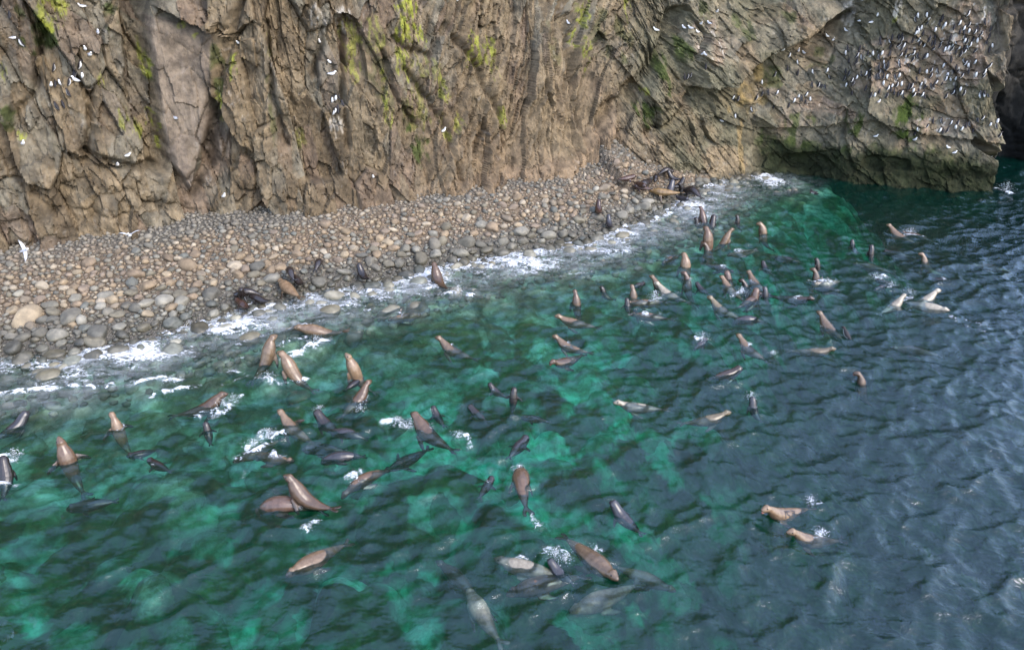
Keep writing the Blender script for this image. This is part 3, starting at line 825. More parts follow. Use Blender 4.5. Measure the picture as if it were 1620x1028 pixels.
pts = []          # x, y, r
cell = {}
def free(x, y, r, k=.8):
    ci, cj = int(x // 1.2), int(y // 1.2)
    for a in (-1, 0, 1):
        for b in (-1, 0, 1):
            for (X, Y, Rr) in cell.get((ci + a, cj + b), ()):
                if (x - X) ** 2 + (y - Y) ** 2 < (k * (r + Rr)) ** 2: return False
    return True
def put(x, y, r):
    cell.setdefault((int(x // 1.2), int(y // 1.2)), []).append((x, y, r)); pts.append((x, y, r))
BIG = [(298, 421, .62), (215, 436, .48), (140, 420, .45), (335, 467, .6), (268, 410, .4), (372, 424, .45), (407, 425, .5), (430, 445, .5), (290, 480, .5), (230, 484, .5),
       (45, 505, .8), (112, 503, .72), (80, 487, .45), (158, 529, .7), (150, 545, .52), (120, 575, .6), (148, 566, .5), (35, 572, .62), (230, 522, .42), (215, 490, .4),
       (395, 540, .6), (275, 565, .7), (505, 450, .5), (590, 455, .5), (583, 437, .42), (615, 420, .4), (688, 405, .46), (660, 452, .55), (665, 432, .5), (640, 395, .4),
       (730, 405, .5), (795, 403, .5), (840, 408, .55), (868, 377, .5), (828, 384, .4), (778, 362, .5), (885, 388, .38), (905, 375, .4), (945, 382, .5), (770, 398, .42), (735, 420, .5), (762, 427, .4),
       (545, 432, .42), (515, 358, .4), (470, 405, .36), (560, 395, .34), (600, 380, .36), (650, 350, .33), (818, 315, .42), (800, 318, .34), (955, 300, .5), (995, 335, .42), (1020, 330, .5), (700, 385, .4),
       (950, 345, .42), (880, 395, .42), (1075, 330, .4), (620, 500, .8), (660, 490, .6), (520, 500, .7), (470, 610, .6), (500, 606, .6), (560, 540, .6), (720, 470, .6), (80, 600, .6), (190, 560, .6)]
def ground_at(px, py, h=0.0):
    for z in np.linspace(6, -.5, 131):
        p = at(px, py, z)
        if ground_z(p[0], p[1]) + h >= z: break
    return p
NEAR_ANIMALS = [ground_at(x, y)[:2] for x, y in ((385, 455), (372, 472), (384, 482), (408, 472), (461, 436), (470, 446), (505, 422), (575, 427), (465, 468), (996, 286), (1020, 290), (1007, 297), (1020, 299),
    (1038, 297), (1057, 281), (1068, 280), (1058, 298), (1080, 290), (1072, 301), (1094, 304), (1084, 309), (1088, 318), (1048, 308), (1030, 306), (964, 348), (949, 327))]
def blocked(x, y, r):
    return r > .2 and any((x - a) ** 2 + (y - b) ** 2 < (.45 + r * .6) ** 2 for a, b in NEAR_ANIMALS)
for px, py, r in BIG:
    r *= .9
    p = ground_at(px, py)
    if not blocked(p[0], p[1], r): put(p[0], p[1], r)
rs = np.random.default_rng(21)
cand_x = rs.uniform(-34, 24, 400000); cand_y = rs.uniform(24, 66, 400000)
_jx = np.clip(((cand_x - gx[4]) / .2).astype(int), 0, 539) + 4; _jy = np.clip(((cand_y - gy[4]) / .2).astype(int), 0, 343) + 4
cdw, cdc = BDW[_jy, _jx], BDC[_jy, _jx]
okm = (cdw > -6.5) & (cand_x * .74 + 4 > -cand_y * .70 + 3)
_cpx, _cpy = to_px(np.stack([cand_x, cand_y, np.zeros_like(cand_x)], -1))
okm &= (_cpx > -260) & (_cpx < 1260)
cand = np.stack([cand_x, cand_y, cdw, cdc], 1)[okm]
ptr = 0
for r0, n, lo, hi in ((.50, 350, -.12, .26), (.37, 1300, -.2, .42), (.28, 3600, -.35, .6), (.21, 8000, -.4, .84), (.155, 15000, -.3, 1.15), (.11, 26000, -.1, 1.2), (.08, 30000, .05, 1.2)):
    for x, y, dw, dc in cand[ptr:ptr + n]:
        w = dw / (abs(dw) + dc + 1e-6) if dw > 0 else dw / 12
        if w < lo or w > hi: continue
        edge = min(1, (hi - w) / .25)
        if rs.random() > .35 + .65 * edge: continue
        r = r0 * rs.uniform(.82, 1.2)
        if not blocked(x, y, r) and free(x, y, r, .70 if r0 > .2 else .78): put(x, y, r)
    ptr += n
P = np.array(pts)
PZ = np.array([ground_z(x, y) for x, y in P[:, :2]])
_jx = np.clip(((P[:, 0] - gx[4]) / .2).astype(int), 0, 539) + 4; _jy = np.clip(((P[:, 1] - gy[4]) / .2).astype(int), 0, 343) + 4
PW = BDW[_jy, _jx] / (np.abs(BDW[_jy, _jx]) + BDC[_jy, _jx] + 1e-6)
band_p = .85 * sstep(.10, .38, PW) * sstep(.98, .66, PW + .25 * fbm(P[:, 0] * .2, P[:, 1] * .2, 8))
pal_grey = np.array([(.20, .185, .155), (.165, .155, .13), (.24, .225, .19), (.13, .125, .11), (.19, .17, .13), (.28, .265, .23), (.17, .175, .16)])
pal_tan = np.array([(.30, .23, .155), (.27, .205, .14), (.34, .275, .195), (.25, .19, .135), (.26, .205, .16), (.23, .19, .145), (.37, .315, .245)])
PC = np.where((rs.random(len(P)) < band_p * .85)[:, None], pal_tan[rs.integers(0, 7, len(P))], pal_grey[rs.integers(0, 7, len(P))]) * rs.uniform(.8, 1.18, (len(P), 1))
PC = PC * np.where(PZ < -.1, 1.7, .82)[:, None] * (1, .985, .92)
_up = (.5 * sstep(.62, .9, PW))[:, None]; PC = PC * (1 - _up) + np.array((.19, .165, .13)) * rs.uniform(.8, 1.2, (len(P), 1)) * _up
dist = np.hypot(P[:, 0], P[:, 1]); dist = np.hypot(dist, CAM_H)
ppx, ppy = to_px(np.stack([P[:, 0], P[:, 1], PZ], -1))
score = P[:, 2] / dist * ((ppx > -5) & (ppx < 1625) & (PZ > -.12))
order = np.argsort(-score)
big = order[:300]; rest = order[300:]
shapes = []
for k in range(10):
    v, f = stone_shape(3, 50 + k)
    o = mesh_np('boulder', v, f, M_STONE); shapes.append(o.data); COL.objects.unlink(o); bpy.data.objects.remove(o)
for k, i in enumerate(big):
    o = bpy.data.objects.new('boulder', shapes[k % 10]); COL.objects.link(o)
    x, y, r = P[i]
    o.location = (x, y, PZ[i] + (.16 if r < .5 else .02) * r); o.scale = (r * 1.12, r * 1.12, r * rs.uniform(.95, 1.2))
    o.rotation_euler = (rs.normal() * .16, rs.normal() * .16, rs.uniform(0, 6.3))
    o.color = (*PC[i], 1)
    o.parent = beach
small = [stone_shape(1, 80 + k) for k in range(8)]; mid = [stone_shape(2, 90 + k) for k in range(6)]
def joined(idx, name, parent):
    VV, FF, CC = [], [], []; off = 0
    for i in idx:
        x, y, r = P[i]
        v, f = (mid if r > .24 else small)[i % (6 if r > .24 else 8)]
        a = rs.uniform(0, 6.283); ca, sa = math.cos(a), math.sin(a)
        q = v * r * 1.12
        tl_ = rs.normal() * .2
        q = np.stack([q[:, 0] * ca - q[:, 1] * sa, q[:, 0] * sa + q[:, 1] * ca, q[:, 2] + tl_ * q[:, 0]], 1) + (x, y, PZ[i] + .2 * r)
        VV.append(q); FF.append(f + off); CC.append(np.broadcast_to(PC[i], q.shape)); off += len(v)
    o = mesh_np(name, np.concatenate(VV), np.concatenate(FF), M_STONES, kind='stuff', colors={'Col': np.concatenate(CC)}, parent=parent)
    return o
joined([i for i in rest if PZ[i] > -.15], 'shingle', beach)
joined([i for i in rest if PZ[i] <= -.15], 'sunken_stones', seabed)

# ------------------------------------------------------------------ animals
def make_fur(name):
    b = N(name)
    tc = b.n('TexCoord').outputs['Object']
    col = b.n('ObjectInfo').outputs['Color']
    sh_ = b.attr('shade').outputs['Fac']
    n1 = b.noise(tc, 5.0, 4, .6); n2 = b.noise(tc, 22.0, 3, .6); n3 = b.noise(tc, 2.2, 3, .5)
    c = b.mix(b.ramp(n1, .35, .65), b.mix(1, col, (.78, .76, .74), 'MULTIPLY'), b.mix(1, col, (1.16, 1.15, 1.12), 'MULTIPLY'))
    c = b.mix(b.ramp(n2, .58, .72, 0, .45), c, b.mix(1, c, (.5, .47, .45), 'MULTIPLY'))
    c = b.mix(b.ramp(n3, .5, .65, 0, .3), c, b.mix(1, c, (.62, .6, .58), 'MULTIPLY'))
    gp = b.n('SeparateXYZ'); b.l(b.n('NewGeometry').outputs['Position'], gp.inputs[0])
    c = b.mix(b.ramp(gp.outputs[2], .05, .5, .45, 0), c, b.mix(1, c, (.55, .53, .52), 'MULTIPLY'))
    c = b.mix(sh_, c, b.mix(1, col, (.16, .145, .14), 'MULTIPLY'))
    p = b.n('BsdfPrincipled', i_Roughness=.27)
    p.inputs['Specular IOR Level'].default_value = .7
    b.l(c, p.inputs['Base Color'])
    b.l(b.bump(n2, .25, .012), p.inputs['Normal'])
    b.l(p.outputs[0], b.out.inputs['Surface'])
    return b.m
def flat_mat(name, rgb, rough=.5):
    b = N(name)
    tc = b.n('TexCoord').outputs['Object']
    c = b.mix(b.ramp(b.noise(tc, 14, 3), .35, .65), tuple(x * .85 for x in rgb), tuple(min(1, x * 1.1) for x in rgb))
    p = b.n('BsdfPrincipled', i_Roughness=rough); b.l(c, p.inputs['Base Color'])
    b.l(p.outputs[0], b.out.inputs['Surface'])
    return b.m
M_FUR = make_fur('wet_fur')
M_EYE = flat_mat('dark_eye', (.012, .01, .01), .15)
M_MOUTH = flat_mat('pink_mouth', (.62, .2, .16), .35)
M_BRAND = flat_mat('dark_brand', (.03, .022, .02), .6)
_v, _f = ico(2)
_o = mesh_np('eye', _v, _f, M_EYE); EYE = _o.data; bpy.data.objects.remove(_o)

TK = np.array([0, .2, .4, .55, .7, .82, .92, 1.0])
POSES = {
    'swim':    ([-2, 0, 3, 8, 24, 34, 4, -2], .5, -.085),
    'swimhi':  ([2, 3, 7, 22, 46, 46, 4, -4], .47, -.095),
    'low':     ([3, 2, 2, 3, 8, 12, 6, 2], .5, -.098),
    'upright': ([25, 50, 72, 78, 80, 66, 6, -4], .40, 0.0),
    'tilt':    ([8, 22, 46, 60, 66, 58, 14, 4], .40, -.02),
    'sky':     ([15, 40, 65, 74, 74, 72, 66, 58], .40, 0.0),
    'head':    ([0, 10, 35, 60, 80, 68, 8, -4], .66, -.02),
    'sub':     ([0, 0, 0, 0, 0, 0, 0, 0], .5, -.2),
    'dive':    ([28, 22, 8, -4, -22, -38, -45, -45], .45, -.02),
    'back':    ([16, 12, 4, -2, -10, -18, -25, -30], .5, -.045),
    'sit':     ([-12, -6, 12, 40, 62, 60, 14, 2], .2, 0),
    'lie':     ([-3, 0, 2, 6, 8, 5, 0, -4], .3, 0),
    'stand':   ([-22, -12, 12, 16, 10, 16, 6, -4], .2, 0),
    'curl':    ([20, 25, 12, -5, -25, -20, -30, -30], .2, 0),
}
RT = np.array([0, .04, .1, .2, .35, .5, .62, .72, .8, .86, .905, .94, .975, 1.0])
RA = np.array([.018, .03, .043, .072, .108, .128, .122, .094, .066, .049, .065, .052, .033, .019])
RB = np.array([.018, .03, .043, .072, .108, .134, .140, .122, .092, .066, .072, .055, .036, .021])   # heavy necked bull
RP = np.array([.02, .035, .05, .075, .105, .12, .115, .10, .088, .084, .082, .062, .042, .022])      # pup: big head
def loft(C_, A, B, ra, rb, n=12):
    th = np.arange(n) / n * 2 * np.pi
    v = (C_[:, None, :] + A[:, None, :] * (ra[:, None] * np.cos(th))[..., None] + B[:, None, :] * (rb[:, None] * np.sin(th))[..., None]).reshape(-1, 3)
    m = len(C_); f = []
    for i in range(m - 1):
        for j in range(n):
            k = (j + 1) % n
            f.append((i * n + j, i * n + k, (i + 1) * n + k, (i + 1) * n + j))
    v = np.concatenate([v, C_[:1], C_[-1:]]); a, b = m * n, m * n + 1
    tri = [(a, (j + 1) % n, j, j) for j in range(n)] + [(b, (m - 1) * n + j, (m - 1) * n + (j + 1) % n, (m - 1) * n + (j + 1) % n) for j in range(n)]
    return v, f, tri

def build_animal(L, pose, prof, bend=0, roll=0, flip='swim', seed=0, jaw=False):
    """geometry in the animal's own frame: forward +X, up +Z, origin at the pose's anchor"""
    pit, ta, dz = POSES[pose]
    n = 41; t = np.linspace(0, 1, n)
    pt = np.interp(t, TK, pit); pt = np.convolve(np.pad(pt, 1, mode='edge'), np.ones(3) / 3, 'valid')
    rng = np.random.default_rng(seed)
    pt = R(1) * (pt + rng.normal() * 2)
    yw = R(1) * (bend * (t - ta))
    T = np.stack([np.cos(pt) * np.cos(yw), np.cos(pt) * np.sin(yw), np.sin(pt)], 1)
    U = np.stack([-np.sin(pt) * np.cos(yw), -np.sin(pt) * np.sin(yw), np.cos(pt)], 1)
    Sd = np.stack([-np.sin(yw), np.cos(yw), 0 * yw], 1)
    cr, sr = math.cos(R(roll)), math.sin(R(roll))
    U, Sd = U * cr + Sd * sr, Sd * cr - U * sr
    C_ = np.concatenate([[[0, 0, 0]], np.cumsum((T[1:] + T[:-1]) / 2 * L / (n - 1), 0)])
    ia = int(round(ta * (n - 1))); C_ = C_ - C_[ia]
    rad = np.interp(t, RT, prof) * L * np.interp(t, [0, .3, .6, .8, 1], [.9, .88, .9, .97, 1.05])
    wid = rad * np.interp(t, [0, .3, .6, .85, .93, 1], [1.15, 1.08, 1.05, 1.0, .92, .85])
    hei = rad * np.interp(t, [0, .3, .6, .85, .93, 1], [.8, .95, .98, 1.0, .95, .85])
    C_ = C_ + U * (L * .012 * np.exp(-((t - .9) / .03) ** 2))[:, None]
    parts = [loft(C_, Sd, U, wid, hei, 14)]
    def flipper(root, d, wax, ln, w0, w1, th):
        d = d / np.linalg.norm(d); wax = wax - d * (wax @ d); wax /= np.linalg.norm(wax); nn = np.cross(d, wax)
        q = np.linspace(0, 1, 7)
        sweep = -.22 * ln * q ** 2
        c = root + d * (q * ln)[:, None] + wax * sweep[:, None]
        w = w0 + (w1 - w0) * q; w = w * np.where(q > .95, .5, 1)
        return loft(c, np.repeat(wax[None], 7, 0), np.repeat(nn[None], 7, 0), w, np.linspace(th, th * .7, 7), 8)
    iF = int(.60 * (n - 1)); th = max(.012 * L, .021)
    for s in (1, -1):
        mode = flip
        if flip == 'wave': mode = 'up' if s == 1 else 'swim'
        if flip == 'wave2': mode = 'up' if s == -1 else 'swim'
        d = {'swim': (-.85, .42 * s, -.4), 'spread': (-.25, .95 * s, .05), 'land': (-.05, .5 * s, -.9), 'flat': (-.35, .85 * s, -.5), 'up': (-.1, .6 * s, .9)}[mode]
        root = C_[iF] + Sd[iF] * s * wid[iF] * .72 - U[iF] * hei[iF] * .45
        if mode == 'land':                      # the flipper props the chest: straight down to the ground
            dv = np.array([.12, .35 * s, -.95]) if pt[iF] > .3 else np.array([-.05, .4 * s, -.9])
        else:
            dv = T[iF] * d[0] + Sd[iF] * d[1] + U[iF] * d[2]
        parts.append(flipper(root, dv, T[iF] if mode != 'land' else np.array([1., 0, 0]), L * .25, L * .062, L * .03, th))
    for s in (1, -1):
        dv = -T[0] + Sd[0] * s * .45 - U[0] * .08
        parts.append(flipper(C_[1] + Sd[0] * s * wid[0] * .4, dv, Sd[0] * 1.0, L * .15, L * .026, L * .045, th))
    ie = int(.895 * (n - 1))
    for s in (1, -1):
        ce = C_[ie] + Sd[ie] * s * wid[ie] * .9 + U[ie] * hei[ie] * .25
        dv = -T[ie] * .8 + Sd[ie] * s * .6; q = np.linspace(0, 1, 3)
        parts.append(loft(ce + dv * (q * L * .028)[:, None], np.repeat(U[ie][None], 3, 0), np.repeat(np.cross(dv, U[ie])[None], 3, 0), L * np.array([.012, .011, .004]), L * np.array([.010, .009, .004]), 6))
    if jaw:
        i0 = int(.925 * (n - 1)); dv = T[i0] * .8 - U[i0] * .62
        dv /= np.linalg.norm(dv); q = np.linspace(0, 1, 5)
        cj = C_[i0] - U[i0] * hei[i0] * .45 + dv * (q * L * .075)[:, None]
        parts.append(loft(cj, np.repeat(Sd[i0][None], 5, 0), np.repeat(np.cross(dv, Sd[i0])[None], 5, 0), L * np.array([.04, .036, .03, .024, .012]), L * np.array([.02, .018, .016, .013, .008]), 8))
    VV, FF, TT = [], [], []; off = 0
    for v, f, tr in parts:
        VV.append(v); FF += [tuple(i + off for i in q) for q in f]; TT += [tuple(i + off for i in dict.fromkeys(q)) for q in tr]; off += len(v)
    V_ = np.concatenate(VV)
    return dict(V=V_, F=FF + TT, C=C_, U=U, S=Sd, T=T, rad=rad, wid=wid, hei=hei, t=t, dz=dz * L, n=n, body=len(parts[0][0]))

PAL = {'tan': (.235, .155, .092), 'brown': (.15, .092, .056), 'dark': (.08, .052, .038), 'pale': (.50, .44, .33), 'gold': (.36, .23, .10), 'ruddy': (.16, .098, .07),
       'grey': (.17, .135, .115), 'pup': (.030, .022, .019), 'pupbrown': (.075, .038, .026), 'slate': (.05, .048, .055), 'olive': (.22, .175, .105)}
SIZE = {'F': 2.15, 'B': 2.4, 'J': 1.55, 'P': 1.12}
g1 = 'sea lions in the water of the cove'; g2 = 'dark pups on the beach stones'; g3 = 'dark pups in the water'; g4 = 'sea lions hauled up at the water edge'
ANIMALS = [
 # size, nose pixel, heading degrees or tail pixel, pose, colour, label, extras
 ('B', (441, 447), (490, 482), 'lie', 'tan', 'light tan sea lion climbing out onto the stones next to the dark pups', dict(land=1, flip='land', g=g4)),
 ('B', (464, 519), (541, 522), 'stand', 'tan', 'big tan sea lion wading through the white wash, facing left with dark neck', dict(land=1, flip='land', g=g4, dep=-.35)),
 ('B', (684, 417), (729, 455), 'sit', 'brown', 'brown sea lion sitting bolt upright where wash meets boulders mid shore', dict(land=1, flip='land', g=g4, dep=-.2)),
 ('B', (439, 529), 55, 'tilt', 'tan', 'left animal of the two sea lions rearing neck to neck in the wash', dict(g=g4, flip='land', lift=.05)),
 ('B', (438, 555), 150, 'tilt', 'tan', 'right animal of the two sea lions rearing neck to neck, tail to the right', dict(g=g4, lift=.05)),
 ('B', (546, 558), 165, 'sky', 'tan', 'spotted tan sea lion rearing straight up with another lying across its front', dict(lift=-.1)),
 ('F', (588, 600), (548, 628), 'swimhi', 'brown', 'sea lion swimming to the right in front of the spotted rearing one', {}),
 ('P', (573, 596), (543, 616), 'low', 'pup', 'black pup pressed between the spotted rearing sea lion and its neighbour', dict(g=g3, flip='spread')),
 ('B', (361, 623), (262, 643), 'swimhi', 'brown', 'brown sea lion dashing right with a white bow wave, left of the wash', {}),
 ('J', (47, 651), (2, 672), 'swimhi', 'slate', 'slate dark young sea lion at the left edge, nose up to the right', dict(g=g3)),
 ('F', (174, 653), (228, 690), 'upright', 'tan', 'sea lion at far left holding its snout up, dark flippers spread behind', dict(flip='spread', lift=-.4)),
 ('B', (92, 690), (142, 745), 'sky', 'brown', 'brown sea lion at far left with raised throat and bulky submerged hindquarters', dict(flip='spread', lift=-.4)),
 ('J', (6, 722), (-20, 775), 'tilt', 'pup', 'black pup bursting through foam on the left border', dict(g=g3)),
 ('P', (200, 722), (256, 704), 'low', 'pup', 'upper of two black pups swimming together at left', dict(g=g3, flip='spread')),
 ('P', (234, 726), (270, 742), 'low', 'pup', 'lower of two black pups swimming together at left', dict(g=g3, flip='spread')),
 ('J', (105, 806), (165, 798), 'sub', 'pup', 'dark shape of a pup gliding under the green water lower left', dict(g=g3, dep=-.3, flip='spread')),
 ('P', (324, 668), 120, 'head', 'pup', 'black pup below the dashing brown sea lion and its bow wave', dict(g=g3, flip='spread')),
 ('F', (439, 650), (503, 684), 'swimhi', 'tan', 'tan sea lion with lifted head and clear eye just above the foamy pair', dict(flip='wave2')),
 ('F', (368, 730), (446, 688), 'low', 'olive', 'submerged back half hidden by foam, left one of the foamy pair', {}),
 ('F', (466, 731), (400, 712), 'low', 'tan', 'tan back streaked with foam, right one of the foamy pair', {}),
 ('J', (497, 652), (530, 670), 'swimhi', 'pup', 'black pup lifting its head in spray right of the clear-eyed sea lion', dict(g=g3)),
 ('J', (524, 687), (570, 694), 'back', 'slate', 'slate pup back breaking the surface under the spray', dict(g=g3, flip='spread')),
 ('J', (508, 733), (556, 728), 'back', 'slate', 'smooth dark rounded back above the rearing pair of brown sea lions', dict(g=g3)),
 ('J', (478, 712), (518, 712), 'sub', 'slate', 'dim dark pup just under water left of the smooth rounded back', dict(g=g3, dep=-.2)),
 ('B', (448, 752), (512, 770), 'sit', 'brown', 'glossy brown sea lion rearing left over a second one that ducks', dict(lift=.15, water=1)),
 ('B', (404, 815), (496, 812), 'dive', 'ruddy', 'ruddy sea lion arching its back and ducking its head below the glossy one', dict(lift=.12)),
 ('F', (540, 790), (577, 772), 'back', 'brown', 'brown sea lion rolling under with splash right of the glossy rearing one', {}),
 ('B', (452, 912), (584, 826), 'low', 'tan', 'long tan sea lion diving down-left, pointed tail out, head under water', dict(lift=.1, flip='swim')),
 ('B', (650, 653), (758, 716), 'swimhi', 'brown', 'large brown sea lion surging up-left with foam along back and dark hind flippers', {}),
 ('F', (606, 746), (690, 705), 'sub', 'slate', 'dark shape submerged alongside the surging large brown sea lion', dict(dep=-.25, flip='spread')),
 ('P', (683, 643), (708, 668), 'swimhi', 'pup', 'black pup with arms spread directly behind the surging sea lion snout', dict(g=g3, flip='spread')),
 ('P', (741, 642), (775, 665), 'swim', 'pup', 'black pup in open water between the spread-armed pup and the pup tangle', dict(g=g3, flip='spread')),
 ('P', (772, 607), (812, 622), 'swimhi', 'pup', 'left one of the two tangled black pups mid water', dict(g=g3, flip='spread')),
 ('P', (815, 613), (796, 652), 'upright', 'pup', 'right one of the two tangled black pups mid water', dict(g=g3, flip='spread')),
 ('P', (824, 660), (850, 664), 'sub', 'slate', 'faint dark pup under water below the tangled pups', dict(g=g3, dep=-.15, flip='spread')),
 ('J', (835, 690), (802, 725), 'low', 'slate', 'slate young sea lion stretched diagonally below the tangled pups', dict(g=g3, flip='spread')),
 ('B', (824, 744), (832, 812), 'back', 'brown', 'brown sea lion seen from behind ducking under a white crest, mid picture', dict(lift=.05)),
 ('P', (780, 754), (762, 778), 'low', 'pup', 'dark pup splashing left of the sea lion ducking under a crest', dict(g=g3, flip='spread')),
 ('J', (964, 793), (1016, 825), 'swimhi', 'slate', 'slate purple young sea lion swimming alone with lifted nose below centre', dict(flip='spread')),
 ('B', (978, 918), (868, 820), 'low', 'tan', 'big tan sea lion plunging down-right with brown tail fold at bottom centre', dict(lift=.16)),
 ('B', (782, 883), (884, 904), 'low', 'pale', 'pale cream sea lion with dark nose facing left at bottom centre', {}),
 ('P', (866, 884), (884, 896), 'swimhi', 'slate', 'small dark pup with lifted snout beside the pale cream sea lion', dict(g=g3)),
 ('B', (800, 940), (930, 908), 'sub', 'brown', 'brown submerged back in shadow under the pale cream sea lion', dict(dep=-.18)),
 ('B', (740, 930), (812, 1050), 'sub', 'pale', 'whitish green sea lion fully under water at the bottom edge', dict(dep=-.28)),
 ('B', (900, 968), (1012, 918), 'sub', 'pale', 'pale submerged sea lion with head to the left, lowest right of the group', dict(dep=-.24)),
 ('F', (690, 885), (718, 912), 'sub', 'ruddy', 'faint pinkish sea lion deep under water left of the pale cream one', dict(dep=-.62)),
 ('F', (1070, 935), (975, 898), 'sub', 'olive', 'faint olive body under water right of the plunging big tan sea lion', dict(dep=-.5)),
 ('F', (1204, 808), (1306, 776), 'swimhi', 'tan', 'sea lion with open pink mouth and dark brand marks on its side', dict(jaw=1, brand=1, roll=-8, lift=.17, bend=0)),
 ('F', (1244, 842), (1336, 834), 'swimhi', 'tan', 'sea lion raising a closed snout directly below the branded one', dict(roll=10, bend=0)),
 ('F', (613, 507), (680, 490), 'low', 'tan', 'sea lion low in shallow water near shore, heading left, dark flipper trailing', dict(flip='wave2')),
 ('F', (688, 534), (760, 551), 'swimhi', 'tan', 'lone tan sea lion swimming left over green shallows in the middle', {}),
 ('F', (907, 458), (948, 488), 'upright', 'brown', 'dark brown sea lion with upright neck swimming left, beyond the mid shallows', dict(lift=-.35)),
 ('P', (948, 456), (962, 458), 'head', 'pup', 'tiny black pup head right of the dark brown upright neck', dict(g=g3, flip='spread')),
 ('F', (877, 500), (936, 507), 'swim', 'tan', 'tan sea lion swimming low to the left just below the upright dark brown neck', {}),
 ('F', (873, 532), (950, 547), 'swimhi', 'tan', 'upper of two tan sea lions side by side in the centre, stretched to the right', {}),
 ('F', (869, 575), (916, 553), 'swim', 'brown', 'lower of the two side-by-side sea lions, red mouth open with splash', dict(jaw=1)),
 ('F', (970, 638), (1050, 640), 'swim', 'pale', 'pale sandy sea lion swimming alone to the left, centre right', {}),
 ('F', (1157, 652), (1062, 660), 'swim', 'olive', 'olive sea lion swimming right with dark raised face, below centre right', {}),
 ('P', (1188, 628), (1196, 636), 'head', 'slate', 'pup splashing above the olive sea lion with dark face', dict(g=g3)),
 ('F', (1164, 530), (1230, 564), 'swimhi', 'tan', 'long tan sea lion with high snout and clear wake, right of centre', {}),
 ('F', (1323, 552), (1260, 548), 'swim', 'olive', 'spotted sea lion swimming right with dark face, level with the long tan one', {}),
 ('J', (1175, 582), (1118, 592), 'swim', 'dark', 'dark young sea lion swimming right with only head dry', {}),
 ('F', (1349, 590), 165, 'upright', 'brown', 'solitary brown sea lion standing up in open blue water with open mouth', dict(lift=-.55, jaw=1)),
 ('P', (1118, 536), (1105, 545), 'low', 'slate', 'pup hidden in a burst of spray left of the long tan sea lion', dict(g=g3)),
 ('J', (1160, 512), (1192, 512), 'back', 'slate', 'smooth dark back rolling above the long tan sea lion', dict(g=g3)),
 ('F', (1106, 326), (1152, 348), 'tilt', 'ruddy', 'reddish brown sea lion rearing in the shallows by the beach end', dict(land=0)),
 ('P', (1098, 345), 150, 'head', 'pup', 'black pup head and shoulders left of the reddish brown rearing one', dict(g=g3, flip='spread')),
 ('J', (1130, 341), (1117, 354), 'tilt', 'pup', 'black pup leaning right against the reddish brown rearing sea lion', dict(g=g3, lift=-.2)),
 ('P', (1163, 342), 140, 'upright', 'pup', 'slim black pup standing alone right of the reddish brown one', dict(g=g3)),
 ('B', (1112, 360), 130, 'upright', 'brown', 'tall brown sea lion rearing left of another that leans right, upper water', dict(lift=0)),
 ('F', (1162, 362), 25, 'tilt', 'tan', 'tan sea lion leaning right, back to back with the tall rearing one', dict(lift=0)),
 ('F', (1109, 386), 150, 'upright', 'brown', 'smaller brown sea lion upright in front of the tall rearing one', dict(lift=-.6)),
 ('F', (1150, 405), (1192, 396), 'low', 'olive', 'sea lion on its side waving a brown flipper in the crowded upper group', dict(flip='wave', roll=30)),
 ('B', (1196, 354), 170, 'upright', 'tan', 'stout sea lion upright alone at right of the upper group, facing left', dict(lift=-.45)),
 ('B', (1078, 401), (1122, 428), 'upright', 'tan', 'golden tan sea lion with massive neck and body stretched to the right', dict(lift=-.5)),
 ('F', (1048, 418), (1072, 404), 'low', 'brown', 'sea lion low in water with flipper raised left of the massive golden neck', dict(flip='wave')),
 ('F', (1161, 431), (1136, 422), 'low', 'ruddy', 'reddish sea lion ducking down-right below the flipper-waving one', {}),
 ('F', (1181, 428), (1222, 449), 'swimhi', 'tan', 'tan sea lion with lifted spotted head heading left, right of the reddish ducking one', {}),
 ('J', (1146, 431), (1166, 440), 'head', 'ruddy', 'rear head of the two overlapping heads near the reddish ducking one', {}),
 ('F', (1138, 438), (1172, 456), 'swimhi', 'tan', 'front head of two overlapping heads, its yellowish back showing', {}),
 ('P', (1205, 414), (1224, 426), 'swimhi', 'pup', 'black pup with splash right of the crowd, under the stout upright one', dict(g=g3, flip='spread')),
 ('J', (1225, 408), (1255, 412), 'sub', 'pup', 'dark pup shape under water right of the black splashing pup', dict(g=g3, dep=-.12)),
 ('F', (1027, 437), (1070, 455), 'swimhi', 'tan', 'upper of two tan sea lions swimming left one just behind the other', {}),
 ('F', (1034, 448), (1098, 467), 'swimhi', 'pale', 'lower of two tan sea lions swimming left, long pale back', {}),
 ('P', (1021, 447), (1012, 450), 'low', 'pup', 'black pup under the chin of the two tan swimmers', dict(g=g3)),
 ('F', (1077, 431), 150, 'upright', 'ruddy', 'brown sea lion with slim upright neck behind the long pale back', dict(lift=-.75)),
 ('P', (1100, 448), (1116, 456), 'swimhi', 'pup', 'black pup right of the slim upright neck', dict(g=g3, flip='spread')),
 ('F', (997, 450), (1032, 476), 'upright', 'tan', 'tan sea lion raised over splash with another tucked below it', dict(lift=-.5)),
 ('F', (989, 480), (1030, 476), 'low', 'tan', 'sea lion lying low under the one raised over splash', {}),
 ('P', (990, 472), (998, 480), 'head', 'pup', 'black pup riding by the head of the low sea lion near the splash', dict(g=g3, flip='spread')),
 ('F', (996, 498), (1080, 497), 'low', 'ruddy', 'long reddish sea lion flat on the surface with water over its back', dict(lift=.05)),
 ('F', (1118, 470), (1164, 484), 'swimhi', 'olive', 'olive backed sea lion with raised snout left of the pink huddle', {}),
 ('F', (1168, 443), 160, 'upright', 'dark', 'dark sea lion with open jaws standing at the pink huddle', dict(jaw=1, lift=-.7)),
 ('F', (1205, 462), (1170, 478), 'low', 'ruddy', 'pinkish rolled body with foam in the huddle right of centre', dict(lift=.08, roll=40)),
